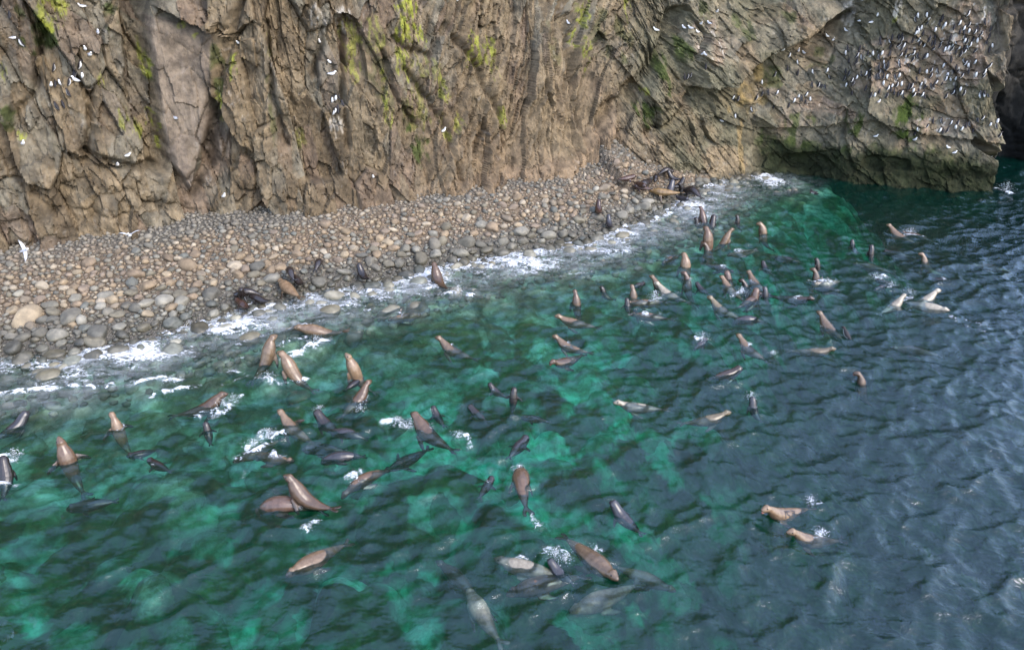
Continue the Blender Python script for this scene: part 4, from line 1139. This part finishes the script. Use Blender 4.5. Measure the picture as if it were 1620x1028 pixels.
 ('J', (1199, 457), 50, 'head', 'ruddy', 'reddish raised head above the pinkish rolled body', {}),
 ('P', (1207, 454), 130, 'upright', 'slate', 'dark pup upright at right of the pinkish rolled body', dict(g=g3)),
 ('F', (1402, 355), (1458, 372), 'swimhi', 'tan', 'tan sea lion swimming in foam at upper right of the water', dict(lift=.1)),
 ('F', (1424, 366), (1458, 374), 'low', 'brown', 'brown sea lion close under the foam swimmer at upper right', {}),
 ('P', (1346, 380), (1356, 386), 'head', 'pup', 'left one of two small black heads upper right', dict(g=g3)),
 ('P', (1377, 388), 100, 'upright', 'pup', 'right one of two small black heads upper right, stretched tall', dict(g=g3)),
 ('F', (1452, 402), 150, 'head', 'tan', 'single tan head poking up at right, far from others', {}),
 ('P', (1288, 409), 140, 'upright', 'pup', 'black pup upright directly behind a brown head right of the crowd', dict(g=g3, flip='spread')),
 ('F', (1281, 424), 150, 'head', 'brown', 'brown head just in front of the upright black pup', {}),
 ('F', (1288, 450), (1338, 438), 'low', 'pale', 'pale rolled sea lion with foam along its flank below the brown head', dict(flip='wave2', lift=.04)),
 ('F', (1348, 417), (1406, 430), 'sub', 'olive', 'yellowish sea lion gliding just under the surface, right side', dict(dep=-.12)),
 ('J', (1395, 400), (1424, 405), 'sub', 'pup', 'dark pup under water above the yellowish gliding sea lion', dict(g=g3, dep=-.1)),
 ('J', (1330, 462), (1290, 456), 'sub', 'slate', 'dark shape under water below the pale rolled sea lion', dict(g=g3, dep=-.12)),
 ('F', (1289, 474), (1252, 466), 'swim', 'dark', 'sea lion looking right toward the viewer, brown head wet behind', {}),
 ('F', (1292, 490), (1336, 512), 'swimhi', 'tan', 'tan sea lion with dark muzzle surging left out of purple water', {}),
 ('F', (1434, 466), (1380, 484), 'swimhi', 'pale', 'raised neck at left of the pale trio on the right', {}),
 ('F', (1489, 459), (1440, 470), 'swimhi', 'pale', 'rear one of the pale trio on the right, snout up to the right', {}),
 ('B', (1503, 492), (1430, 474), 'low', 'pale', 'front one of the pale trio, brown face pointing right', dict(lift=.03)),
 ('P', (1505, 446), (1494, 444), 'low', 'pup', 'black pup head behind the pale trio', dict(g=g3)),
 ('P', (1384, 443), (1400, 446), 'low', 'slate', 'dark pup in splashes left of the pale trio, upper one', dict(g=g3, flip='spread')),
 ('P', (1404, 452), (1390, 456), 'low', 'slate', 'dark pup in splashes left of the pale trio, lower one', dict(g=g3, flip='spread')),
 ('F', (1536, 418), (1580, 424), 'sub', 'ruddy', 'pinkish sea lion under water near the right border', dict(dep=-.2)),
 ('F', (1408, 548), (1452, 556), 'sub', 'ruddy', 'pinkish sea lion under water right of the spotted one', dict(dep=-.3)),
 # on the stones, near group
 ('P', (382, 462), 300, 'sit', 'pup', 'black pup standing highest of the four beside the climbing tan sea lion', dict(land=1, flip='land', g=g2, npx=(385, 446))),
 ('P', (370, 470), 190, 'curl', 'pup', 'black pup bent to the left, leftmost of the four beach pups', dict(land=1, flip='land', g=g2)),
 ('P', (372, 474), (396, 489), 'stand', 'pupbrown', 'dark brown pup with rump at the foam, lowest of the four beach pups', dict(land=1, flip='land', g=g2)),
 ('P', (394, 468), (421, 474), 'stand', 'pup', 'black pup stretching right, rightmost of the four beach pups', dict(land=1, flip='land', g=g2)),
 ('P', (458, 430), (466, 442), 'curl', 'pup', 'upper black pup above the climbing tan sea lion', dict(land=1, flip='land', g=g2)),
 ('P', (464, 440), (478, 450), 'stand', 'pup', 'lower black pup above the climbing tan sea lion', dict(land=1, flip='land', g=g2)),
 ('P', (508, 415), (499, 426), 'curl', 'pup', 'black pup hunched behind a round boulder at mid beach', dict(land=1, flip='land', g=g2)),
 ('P', (566, 420), (582, 430), 'sit', 'pup', 'black pup sitting on a flat boulder near the shore', dict(land=1, flip='land', g=g2)),
 # far group at the beach end
 ('B', (1026, 304), (1070, 308), 'lie', 'gold', 'golden adult sea lion lying on stones at the far beach end', dict(land=1, flip='land', g=g4)),
 ('P', (1006, 282), (987, 284), 'lie', 'pupbrown', 'reddish brown pup stretched on tan stones, farthest left of far group', dict(land=1, flip='flat', g=g2)),
 ('J', (1030, 286), (1011, 292), 'lie', 'pup', 'black pup lying above two reddish pups in the far group', dict(land=1, flip='flat', g=g2)),
 ('P', (1001, 295), (1012, 296), 'lie', 'pupbrown', 'reddish pup pressed against the black lying pup, left side', dict(land=1, flip='flat', g=g2)),
 ('P', (1021, 297), (1012, 293), 'lie', 'pupbrown', 'reddish pup just behind the golden adult head', dict(land=1, flip='flat', g=g2)),
 ('P', (1036, 290), 250, 'curl', 'pup', 'round black pup right above the golden adult back', dict(land=1, flip='land', g=g2)),
 ('P', (1054, 274), 150, 'sit', 'pup', 'left one of two black pups highest on the stones, far group', dict(land=1, flip='land', g=g2)),
 ('P', (1066, 273), 30, 'curl', 'pup', 'right one of two black pups highest on the stones, far group', dict(land=1, flip='land', g=g2)),
 ('J', (1065, 289), (1050, 302), 'sit', 'slate', 'grey black pup leaning up right behind the golden adult', dict(land=1, flip='land', g=g2)),
 ('P', (1084, 283), 20, 'sit', 'pup', 'black pup sitting alone above the far right pups', dict(land=1, flip='land', g=g2)),
 ('P', (1072, 294), 200, 'sit', 'pup', 'black pup upright at the tail of the golden adult', dict(land=1, flip='land', g=g2)),
 ('P', (1100, 297), 10, 'sit', 'pup', 'black pup looking right, nearest the water in the far group', dict(land=1, flip='land', g=g2)),
 ('J', (1080, 305), 120, 'curl', 'pup', 'big black pup hunched below the pup that looks right', dict(land=1, flip='land', g=g2)),
 ('P', (1090, 316), 300, 'stand', 'slate', 'grey black pup lowest in the far group, at the foam', dict(land=1, flip='land', g=g2)),
 ('P', (962, 341), 100, 'sit', 'slate', 'dark pup upright among wet boulders left of the far foam', dict(land=1, flip='land', g=g2)),
 ('P', (947, 318), (952, 331), 'sit', 'pupbrown', 'dark brown pup on tan stones apart from the far group', dict(land=1, flip='land', g=g2)),
]
made = []
for k, (sz, nose, to, pose, colr, label, ex) in enumerate(ANIMALS):
    L = SIZE[sz] * (1 + .06 * math.sin(k * 2.3))
    if ex.get('g') == g2: L *= 1.2
    prof = RP * 1.4 if sz in 'PJ' else (RB if sz == 'B' else RA)
    hd = math.radians(to) if not isinstance(to, tuple) else None
    if hd is None:
        a, b = at(*nose), at(*to); hd = math.atan2(a[1] - b[1], a[0] - b[0])
    G = build_animal(L, pose, prof, bend=ex.get('bend', 14 * math.sin(k * 1.7)), roll=ex.get('roll', 6 * math.sin(k * 3.1)), flip=ex.get('flip', 'swim'), seed=k, jaw=ex.get('jaw', False))
    dz = G['dz']
    if pose == 'sub': dz = ex.get('dep', -.2) - .08 * L
    if pose == 'sub' and nose[1] > 860: dz *= .88
    dz += ex.get('lift', 0)
    ch, sh2 = math.cos(hd), math.sin(hd)
    Rm = np.array([[ch, -sh2, 0], [sh2, ch, 0], [0, 0, 1]])
    W = G['V'] @ Rm.T; nl = G['C'][-1] @ Rm.T
    if not ex.get('land'):
        p = at(*nose, z=min(nl[2] + dz, 6)); pos = np.array([p[0] - nl[0], p[1] - nl[1], dz])
        pos[2] += .5 * water_z(pos[0], pos[1])
    else:
        bodyW = W[:G['body']][::9]
        for zt in np.linspace(6, -.3, 85):
            p = at(*nose, z=zt); pos = np.array([p[0] - nl[0], p[1] - nl[1], 0.])
            gz = np.array([max(ground_z(pos[0] + w[0], pos[1] + w[1]), -.45) for w in bodyW])
            pos[2] = np.max(gz + (.30 if sz in 'PJ' else .16) - bodyW[:, 2])
            if nl[2] + pos[2] >= zt: break
    nm = 'sea_lion_pup' if sz == 'P' or ex.get('g') in (g2, g3) else 'sea_lion'
    me = bpy.data.meshes.new(nm); me.from_pydata(G['V'].tolist(), [], G['F']); me.update()
    o = bpy.data.objects.new(nm, me); COL.objects.link(o)
    o.location = pos; o.rotation_euler = (0, 0, hd)
    o.color = (*[c * .80 * (1 + .2 * math.sin(k * 5.1 + 1)) for c in PAL[colr]], 1)
    m = o.modifiers.new('r', 'REMESH'); m.mode = 'VOXEL'; m.voxel_size = max(.0115 * L, .014); m.use_smooth_shade = True
    m = o.modifiers.new('s', 'SMOOTH'); m.factor = .5; m.iterations = 2
    tag(o, label, 'sea lion pup' if nm == 'sea_lion_pup' else 'sea lion', ex.get('g', g1))
    made.append((o, G, ex, L, pose, k))
dg = bpy.context.evaluated_depsgraph_get()
news = [bpy.data.meshes.new_from_object(o.evaluated_get(dg), depsgraph=dg) for o, *_ in made]
for (o, G, ex, L, pose, k), me in zip(made, news):
    o.modifiers.clear(); old = o.data; o.data = me; me.name = o.name; bpy.data.meshes.remove(old)
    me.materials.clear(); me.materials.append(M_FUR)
    nv = len(me.vertices); co = np.empty(nv * 3, np.float32); me.vertices.foreach_get('co', co); co = co.reshape(-1, 3)
    no = np.empty(nv * 3, np.float32); me.vertices.foreach_get('normal', no); no = no.reshape(-1, 3)
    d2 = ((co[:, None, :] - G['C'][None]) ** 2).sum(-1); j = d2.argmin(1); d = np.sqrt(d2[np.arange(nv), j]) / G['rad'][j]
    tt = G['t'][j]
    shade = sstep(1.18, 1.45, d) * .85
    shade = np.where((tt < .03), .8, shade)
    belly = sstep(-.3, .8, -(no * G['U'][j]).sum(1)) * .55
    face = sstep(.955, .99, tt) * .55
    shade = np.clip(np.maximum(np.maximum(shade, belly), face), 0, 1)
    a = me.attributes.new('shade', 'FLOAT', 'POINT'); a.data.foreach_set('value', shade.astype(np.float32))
    me.polygons.foreach_set('use_smooth', np.ones(len(me.polygons), bool))
    dist_ = np.linalg.norm(np.array(o.location) - (0, 0, CAM_H))
    if o.name.split('.')[0] == 'sea_lion' and pose != 'sub' and dist_ < 52 and pose not in ('dive', 'back'):
        i = int(.925 * (G['n'] - 1))
        for s in (1, -1):
            e = bpy.data.objects.new('eye', EYE); COL.objects.link(e); e.parent = o
            e.location = G['C'][i] + G['S'][i] * s * G['wid'][i] * .82 + G['U'][i] * G['hei'][i] * .42
            e.scale = (L * .011,) * 3
    if ex.get('jaw'):
        i = int(.955 * (G['n'] - 1))
        q, fq = ico(2)
        c = G['C'][i] - G['U'][i] * G['hei'][i] * .85
        v = c + q[:, :1] * G['T'][i] * L * .038 + q[:, 1:2] * G['S'][i] * L * .024 + q[:, 2:] * G['U'][i] * L * .014
        mo = mesh_np('mouth', v, fq, M_MOUTH, parent=o)
    if ex.get('brand'):
        bv = BVHTree.FromPolygons([Vector(c) for c in co], [list(p.vertices) for p in me.polygons])
        mid_i = int(.55 * (G['n'] - 1)); camd = np.array(o.matrix_basis.inverted() @ Vector((0, 0, CAM_H))); camd = camd - G['C'][mid_i]
        ax = -G['T'][mid_i]; nrm_ = camd - ax * (camd @ ax); nrm_ /= np.linalg.norm(nrm_); upv = np.cross(nrm_, ax)
        marks = [[(-.02, .34), (-.02, .1)], [(-.02, .34), (.04, .30)], [(.05, .33), (.2, .33)], [(.05, .33), (.06, .22)], [(.06, .22), (.18, .2)], [(.18, .2), (.17, .08)], [(.17, .08), (.04, .08)],
                 [(.3, .36), (.44, .34)], [(.44, .34), (.36, .22)], [(.36, .22), (.46, .12)], [(.30, .1), (.46, .12)], [(.3, .28), (.38, .3)]]
        VV, FF = [], []
        for (x0, y0), (x1, y1) in marks:
            nn = 5; dx, dy = x1 - x0, y1 - y0; ln = math.hypot(dx, dy); ox_, oy_ = -dy / ln * .022, dx / ln * .022
            row = []
            for q in range(nn):
                f_ = q / (nn - 1)
                for sg_ in (1, -1):
                    x_, y_ = (x0 + dx * f_ + ox_ * sg_) * 1.0, (y0 + dy * f_ + oy_ * sg_ - .2) * 1.0
                    src = G['C'][mid_i] + ax * x_ + upv * y_ + nrm_ * 1.5
                    hit = bv.ray_cast(Vector(src), Vector(-nrm_))
                    row.append(np.array(hit[0]) + np.array(hit[1]) * .005 if hit[0] else None)
            for q in range(nn - 1):
                four = [row[2 * q], row[2 * q + 1], row[2 * q + 3], row[2 * q + 2]]
                if any(p is None for p in four): continue
                b0 = len(VV); VV += four; FF.append((b0, b0 + 1, b0 + 2, b0 + 3))
        if VV:
            h_ = len(FF); k1 = sum(1 for f4 in FF if np.mean([VV[q] for q in f4], 0) @ ax < (G['C'][mid_i] @ ax) + .25)
            for fs in (FF[:k1], FF[k1:]):
                us = sorted({q for f4 in fs for q in f4}); mp_ = {q: z for z, q in enumerate(us)}
                mesh_np('brand_mark', [VV[q] for q in us], [[mp_[q] for q in f4] for f4 in fs], M_BRAND, parent=o)
    if not ex.get('land') and pose != 'sub':
        w = (o.matrix_basis @ Vector(G['C'][int(.62 * (G['n'] - 1))]))
        EXTRA_FOAM.append((w.x, w.y,   .2 * L, .62 + .2 * math.sin(k * 7.7)))

# spray thrown up where the animals break the surface and where the wash meets stones
def build_spray(spots):
    ov = np.array([(1, 0, 0), (-1, 0, 0), (0, 1, 0), (0, -1, 0), (0, 0, 1), (0, 0, -1)], float)
    of = np.array([(0, 2, 4), (2, 1, 4), (1, 3, 4), (3, 0, 4), (2, 0, 5), (1, 2, 5), (3, 1, 5), (0, 3, 5)])
    rr = np.random.default_rng(77); VV, FF = [], []; off = 0
    for x, y, rad, n, hgt in spots:
        for _ in range(n):
            a, q = rr.uniform(0, 6.283), abs(rr.normal()) * .55
            s_ = rr.uniform(.005, .015) * (1.3 - .5 * min(q, 1))
            z = hgt * max(0, rr.uniform(0, 1) ** 1.6 * (1.1 - .6 * q))
            VV.append(ov * s_ * rr.uniform(.6, 1.5, (1, 3)) + (x + math.cos(a) * q * rad, y + math.sin(a) * q * rad, z + .02)); FF.append(of + off); off += 6
    b = N('white_spray'); d = b.n('BsdfDiffuse'); d.inputs['Color'].default_value = (.8, .82, .84, 1); t_ = b.n('BsdfTransparent'); m_ = b.n('MixShader'); m_.inputs[0].default_value = .75
    b.l(t_.outputs[0], m_.inputs[1]); b.l(d.outputs[0], m_.inputs[2]); b.l(m_.outputs[0], b.out.inputs['Surface'])
    mesh_np('spray', np.concatenate(VV), np.concatenate(FF), b.m, kind='stuff')
SPRAY = []
for px, py, rad, n, hgt in ((355, 640, .5, 90, .3), (370, 634, .4, 60, .35), (425, 692, .5, 120, .35), (400, 702, .5, 80, .2), (630, 668, .4, 90, .25), (650, 672, .3, 50, .3), (725, 692, .35, 70, .2),
        (822, 743, .3, 70, .22), (558, 758, .35, 70, .25), (880, 880, .5, 130, .3), (895, 886, .4, 70, .2), (852, 832, .35, 40, .15), (942, 870, .25, 40, .15), (25, 724, .4, 90, .4), (1035, 471, .5, 110, .4),
        (1110, 537, .5, 100, .4), (1172, 464, .5, 80, .35), (1440, 368, .6, 100, .3), (1310, 446, .5, 60, .2), (1385, 439, .6, 70, .25), (1410, 452, .5, 50, .25), (1440, 464, .5, 60, .25), (1283, 793, .3, 60, .2),
        (1300, 843, .3, 60, .15), (1188, 630, .4, 70, .3), (725, 461, .5, 120, .35), (500, 538, .5, 80, .2), (425, 597, .5, 90, .25), (1592, 300, .8, 120, .6), (1040, 340, .9, 120, .3), (570, 648, .4, 50, .25),
        (505, 650, .4, 60, .25), (490, 836, .25, 40, .15), (1222, 560, .3, 50, .15), (300, 515, .8, 80, .25), (560, 460, .8, 80, .25), (60, 616, .8, 60, .2), (270, 602, .8, 60, .2)):
    p = at(px, py, 0); SPRAY.append((p[0], p[1], rad, n * 2, hgt))
build_spray(SPRAY)

# ------------------------------------------------------------------ birds
def make_bird_mat(name):
    b = N(name)
    c = b.attr('Col').outputs['Color']
    tc = b.n('TexCoord').outputs['Object']
    c = b.mix(b.ramp(b.noise(tc, 18, 3), .3, .7), b.mix(1, c, (.88, .88, .88), 'MULTIPLY'), c)
    p = b.n('BsdfPrincipled', i_Roughness=.7); b.l(c, p.inputs['Base Color']); b.l(p.outputs[0], b.out.inputs['Surface'])
    return b.m
M_BIRD = make_bird_mat('plumage')
def bird_mesh(name, spine, radii, colour, n=10, flat=1.0):
    """spine from tail to bill tip in the bird's own frame (forward +X); colour(t, u) gives plumage, u from belly -1 to back +1"""
    c = np.array(spine, float); m = 22
    q = np.linspace(0, 1, m); par = np.linspace(0, 1, len(c))
    c2 = np.stack([np.interp(q, par, c[:, i]) for i in range(3)], 1); r2 = np.interp(q, par, radii)
    T = np.gradient(c2, axis=0); T /= np.linalg.norm(T, axis=1)[:, None]
    Sd = np.repeat(np.array([[0., 1, 0]]), m, 0); U = np.cross(T, Sd)
    v, f, tr = loft(c2, Sd, U, r2 * flat, r2, n)
    th = np.arange(n) / n * 2 * np.pi
    cols = np.array([[colour(qq, math.sin(a)) for a in th] for qq in q]).reshape(-1, 3)
    cols = np.concatenate([cols, [colour(0, 0)], [colour(1, 0)]])
    me = bpy.data.meshes.new(name); me.from_pydata(v.tolist(), [], [tuple(x) for x in f] + [tuple(dict.fromkeys(x)) for x in tr]); me.update()
    a = me.attributes.new('Col', 'FLOAT_COLOR', 'POINT'); a.data.foreach_set('color', np.concatenate([cols, np.ones((len(cols), 1))], 1).astype(np.float32).ravel())
    me.polygons.foreach_set('use_smooth', np.ones(len(me.polygons), bool)); me.materials.append(M_BIRD)
    return me
BLK, WHT, GRY, YEL, BRN = (.014, .012, .014), (.82, .82, .80), (.36, .38, .42), (.5, .36, .06), (.03, .02, .018)
def murre_col(t, u):
    if t > .93: return BLK
    if t > .66: return BRN
    return WHT if u < -.02 and t > .12 else BLK
murre = bird_mesh('murre', [(-.11, 0, -.02), (-.07, 0, .06), (0, 0, .17), (.02, 0, .28), (.03, 0, .36), (.045, 0, .415), (.085, 0, .43), (.17, 0, .435)], [.015, .055, .085, .075, .048, .045, .035, .006], murre_col)
def gull_col(t, u):
    if t > .93: return YEL
    if t < .08: return BLK if u > -.1 else WHT
    return GRY if (u > .35 and t < .6) else WHT
gull = bird_mesh('gull', [(-.26, 0, .13), (-.14, 0, .13), (0, 0, .14), (.10, 0, .17), (.15, 0, .24), (.19, 0, .28), (.23, 0, .285), (.28, 0, .28)], [.02, .05, .085, .075, .05, .048, .03, .006], gull_col)
kitti = bird_mesh('gull', [(-.22, 0, .12), (-.12, 0, .13), (0, 0, .17), (.07, 0, .22), (.10, 0, .29), (.13, 0, .33), (.17, 0, .335), (.21, 0, .33)], [.02, .05, .085, .075, .05, .048, .03, .006], gull_col)
# perches: the point of the rock a bird stands on
def bvh_of(o):
    me = o.data; co = np.empty(len(me.vertices) * 3, np.float32); me.vertices.foreach_get('co', co)
    lv = np.empty(len(me.loops), np.int32); me.loops.foreach_get('vertex_index', lv)
    return BVHTree.FromPolygons([tuple(x) for x in co.reshape(-1, 3)], [tuple(x) for x in lv.reshape(-1, 4)])
BV = {o.name: bvh_of(o) for o in (cliff, headland)}
def perch(px, py):
    p = at(px, py, 0) if py > 20 else at(px, py, -5)
    d = Vector(p) - Vector((0, 0, CAM_H)); d.normalize()
    best = None
    for b in BV.values():
        h = b.ray_cast(Vector((0, 0, CAM_H)), d)
        if h[0] and (best is None or h[3] < best[3]): best = h
    return best
nb_ = 0
def bird(mesh, nm, px, py, label, cat, group, scale=1.0, yaw=None):
    global nb_
    h = perch(px, py)
    if h is None: return None
    o = bpy.data.objects.new(nm, mesh); COL.objects.link(o)
    nrm = h[1]
    out = math.atan2(nrm.y, nrm.x)
    if yaw is None: yaw = out + (random.choice((0, math.pi, math.pi, 1.6)) if nm == 'murre' else random.choice((-1.3, 1.3))) + random.uniform(-.9, .9)
    o.location = h[0] + Vector((nrm.x, nrm.y, 0)).normalized() * .05 - Vector((0, 0, .03))
    o.rotation_euler = (0, random.uniform(-.1, .2), yaw)
    s = scale * random.uniform(.9, 1.12); o.scale = (s, s, s)
    tag(o, label, cat, group)
    nb_ += 1
    return o
GUL = [(132, 13, 'white gull highest on the left cliff, above the grey blocks'), (22, 63, 'white gull at the left border, upper of two'), (154, 56, 'white gull in profile on the grey block left of the dark cleft'),
       (135, 82, 'left gull of the pair under the dark cleft top'), (143, 90, 'right gull of the pair, wings slightly open'), (82, 139, 'gull at the left end of the row of murres'),
       (121, 131, 'gull at the right end of the row of murres'), (37, 231, 'gull low on the left border rocks'), (99, 239, 'gull facing away on the low rocks, left cliff'),
       (200, 249, 'upper gull of two above the foot boulders'), (188, 263, 'lower gull of two above the foot boulders'), (280, 190, 'gull on the great smooth slab'),
       (378, 71, 'gull on the ledge right of the great slab'), (507, 70, 'lone gull high on the brown wall'), (522, 102, 'upper gull on the slanting rib'), (524, 120, 'lower gull on the slanting rib'),
       (354, 314, 'gull at the cliff foot above the shingle'), (701, 210, 'small white gull low on the ribbed middle wall'), (590, 282, 'small white gull just above the shingle, middle wall'),
       (899, 39, 'white gull beside the yellow lichen streak'), (722, 3, 'gull at the top edge over the middle wall'), (1037, 50, 'gull left of the mossy gully'), (1083, 47, 'first gull of the loose row right of the gully'),
       (1093, 47, 'second gull of the loose row right of the gully'), (1103, 53, 'lowest gull of the loose row right of the gully'), (1109, 40, 'fourth gull of the loose row right of the gully'),
       (1122, 39, 'last gull of the loose row right of the gully'), (1133, 21, 'gull above the loose row right of the gully'), (1111, 89, 'left gull of a pair under the loose row'), (1116, 89, 'right gull of a pair under the loose row'),
       (1142, 194, 'white gull low on the mossy wall, left of the ochre streak'), (1238, 82, 'gull under the big overhang, left'), (1262, 83, 'gull under the big overhang, middle'), (1272, 86, 'gull under the big overhang, right'),
       (1309, 60, 'left of three gulls at the upper end of the overhang'), (1317, 65, 'lowest of three gulls at the upper end of the overhang'), (1338, 51, 'right of three gulls at the upper end of the overhang'),
       (1361, 36, 'left of three gulls above the overhang end'), (1377, 38, 'middle of three gulls above the overhang end'), (1388, 28, 'highest of three gulls above the overhang end'),
       (1350, 2, 'left gull of a pair cut by the top edge'), (1362, 2, 'right gull of a pair cut by the top edge'), (1384, 218, 'white gull alone on the mossy foot of the headland'),
       (1389, 163, 'white gull just below the murre colony'), (1447, 224, 'white gull below the lower murre ledge'), (1500, 236, 'upper gull of a pair on the headland foot'), (1508, 244, 'lower gull of a pair on the headland foot'),
       (1262, 156, 'largest white gull on the pink ledge')]
for x, y, lb in GUL: bird(gull if random.random() < .5 else kitti, 'gull', x, y, lb, 'gull', 'gulls perched on the cliffs', 1.0 if x < 800 else .95)
def murres(lst, label, group):
    for x, y in lst: bird(murre, 'murre', x, y, label, 'murre', group, 1.0)
murres([(89, 137), (97, 135), (110, 135)], 'black and white murre in the short row on the left cliff', 'murres in the row on the left cliff')
murres([(119, 123), (131, 124), (128, 109), (86, 112)], 'black and white murre above the short row on the left cliff', 'murres above the row')
murres([(109, 152), (101, 170), (90, 174)], 'dark murre below the short row on the left cliff', 'murres below the row')
murres([(37, 74), (18, 29)], 'murre at the upper left border of the cliff', 'murres upper left')
murres([(526, 163), (531, 160), (535, 157), (527, 182), (531, 180), (536, 178), (543, 168)], 'murre on the pale block of the brown wall', 'murres on the pale block')
murres([(1083, 126), (1088, 125), (1093, 123), (1117, 110), (1149, 192), (1158, 158), (1163, 159), (1168, 160), (1163, 187), (1190, 177), (1197, 158), (1205, 152), (1206, 134), (1215, 150), (1228, 150), (1223, 171),
        (1225, 121), (1245, 112), (1249, 91), (1262, 102), (1261, 119), (1286, 117)], 'murre scattered on the wall left of the colony', 'murres scattered left of the colony')
murres([(1284, 138), (1294, 138), (1299, 139), (1305, 141), (1308, 115), (1311, 124), (1274, 153), (1255, 163), (1274, 164), (1247, 170), (1267, 160), (1281, 160)], 'murre on the pink ledge left of the colony', 'murres on the pink ledge')
low_row = [(1464, 203), (1474, 195), (1488, 195), (1486, 210), (1491, 211), (1504, 198), (1514, 199), (1527, 202), (1532, 200), (1539, 210), (1554, 190), (1566, 200), (1575, 203), (1581, 217), (1452, 208), (1447, 214),
           (1512, 205), (1520, 207), (1498, 209), (1546, 193), (1458, 213)]
murres(low_row, 'murre on the lower ledge above the headland foot', 'murres on the lower ledge')
murres([(1585, 192), (1591, 196), (1600, 190), (1594, 190), (1577, 196), (1569, 248), (1573, 249)], 'murre on the rock stack at the headland tip', 'murres on the stack')
rb = random.Random(5)
dense = []
while len(dense) < 196:
    u, v_ = rb.random(), rb.random()
    if rb.random() < .8: x, y = 1335 + 232 * u, 66 + 92 * v_ - 14 * u * (1 - v_)
    else: x, y = 1440 + 130 * u, 25 + 60 * v_
    y = y + rb.uniform(-2, 2)
    if x < 1390 and y < 80: continue
    if any((x - a) ** 2 + (y - b) ** 2 < 16 for a, b in dense): continue
    dense.append((x, y))
murres([p for p in dense if p[1] < 72], 'murre on the whitened top of the headland, above the main colony', 'murres on the headland top')
for x0, x1, where in ((0, 1430, 'left third'), (1430, 1500, 'middle'), (1500, 2000, 'right third, by the white edge')):
    for y0, y1, tier in ((72, 100, 'upper'), (100, 126, 'middle'), (126, 400, 'lower')):
        murres([p for p in dense if x0 <= p[0] < x1 and y0 <= p[1] < y1], 'murre on the %s ledges of the crowded colony, %s' % (tier, where), 'murres on %s ledges of the colony, %s' % (tier, where.split(',')[0]))
# birds in the air and on the water
def wing_mesh(span, chord, rise, col_in, col_tip, seed):
    q = np.linspace(0, 1, 9)
    c = np.stack([-.22 * chord * q - .5 * chord * q ** 3, span * q, rise * span * np.sin(q * 2.2) * .8], 1)
    T = np.repeat(np.array([[1., 0, 0]]), 9, 0); U = np.repeat(np.array([[0, 0, 1.]]), 9, 0)
    v, f, tr = loft(c, T, U, chord * .5 * np.array([.95, 1, 1, .95, .88, .76, .6, .4, .12]), np.linspace(.018, .006, 9), 8)
    k = np.abs(v[:, 1]) / span
    cols = np.where((k > .86)[:, None], np.array(col_tip), np.array(col_in))
    o = mesh_np('wing', v, [tuple(x) for x in f], M_BIRD, colors={'Col': cols})
    return o
def flying(nm, body, px, py, z, yaw, pitch, roll, scale, label, cat, ci, ct, rise=.25):
    p = at(px, py, z)
    o = bpy.data.objects.new(nm, body); COL.objects.link(o)
    o.location = p; o.rotation_euler = (roll, pitch, yaw); o.scale = (scale,) * 3
    tag(o, label, cat)
    w = wing_mesh(.5, .17, rise, ci, ct, 1); w.parent = o; w.location = (.03, .04, .165)
    w2 = bpy.data.objects.new('wing', w.data); COL.objects.link(w2); w2.parent = o; w2.location = (.03, -.04, .165); w2.scale = (1, -1, 1)
    return o
flying('gull', gull, 207, 376, 2.9, R(-80), 0, R(5), 1.05, 'white gull gliding with spread wings over the shingle by the cliff foot', 'gull', (.6, .61, .63), (.3, .3, .3), .35)
flying('gull', gull, 40, 397, 3.2, R(20), R(-10), R(60), 1.05, 'white gull banking steeply at the left border over the shingle', 'gull', (.6, .61, .63), (.3, .3, .3), .1)
flying('murre', murre, 1292, 306, .9, R(190), R(70), 0, 1.15, 'dark bird flying low over the green water by the headland', 'murre', (.05, .04, .04), (.03, .03, .03), .15)
p = at(1342, 538, 0)
for j, (px, py, lb) in enumerate([(1342, 536, 'black and white murre floating in open water right of the centre')]):
    p = at(px, py, 0); o = bpy.data.objects.new('murre', murre); COL.objects.link(o); o.location = (p[0], p[1], -.06); o.rotation_euler = (0, .5, R(120)); o.scale = (1.5,) * 3
    tag(o, lb, 'murre')

# ------------------------------------------------------------------ the water, with the foam the animals raise
build_water()
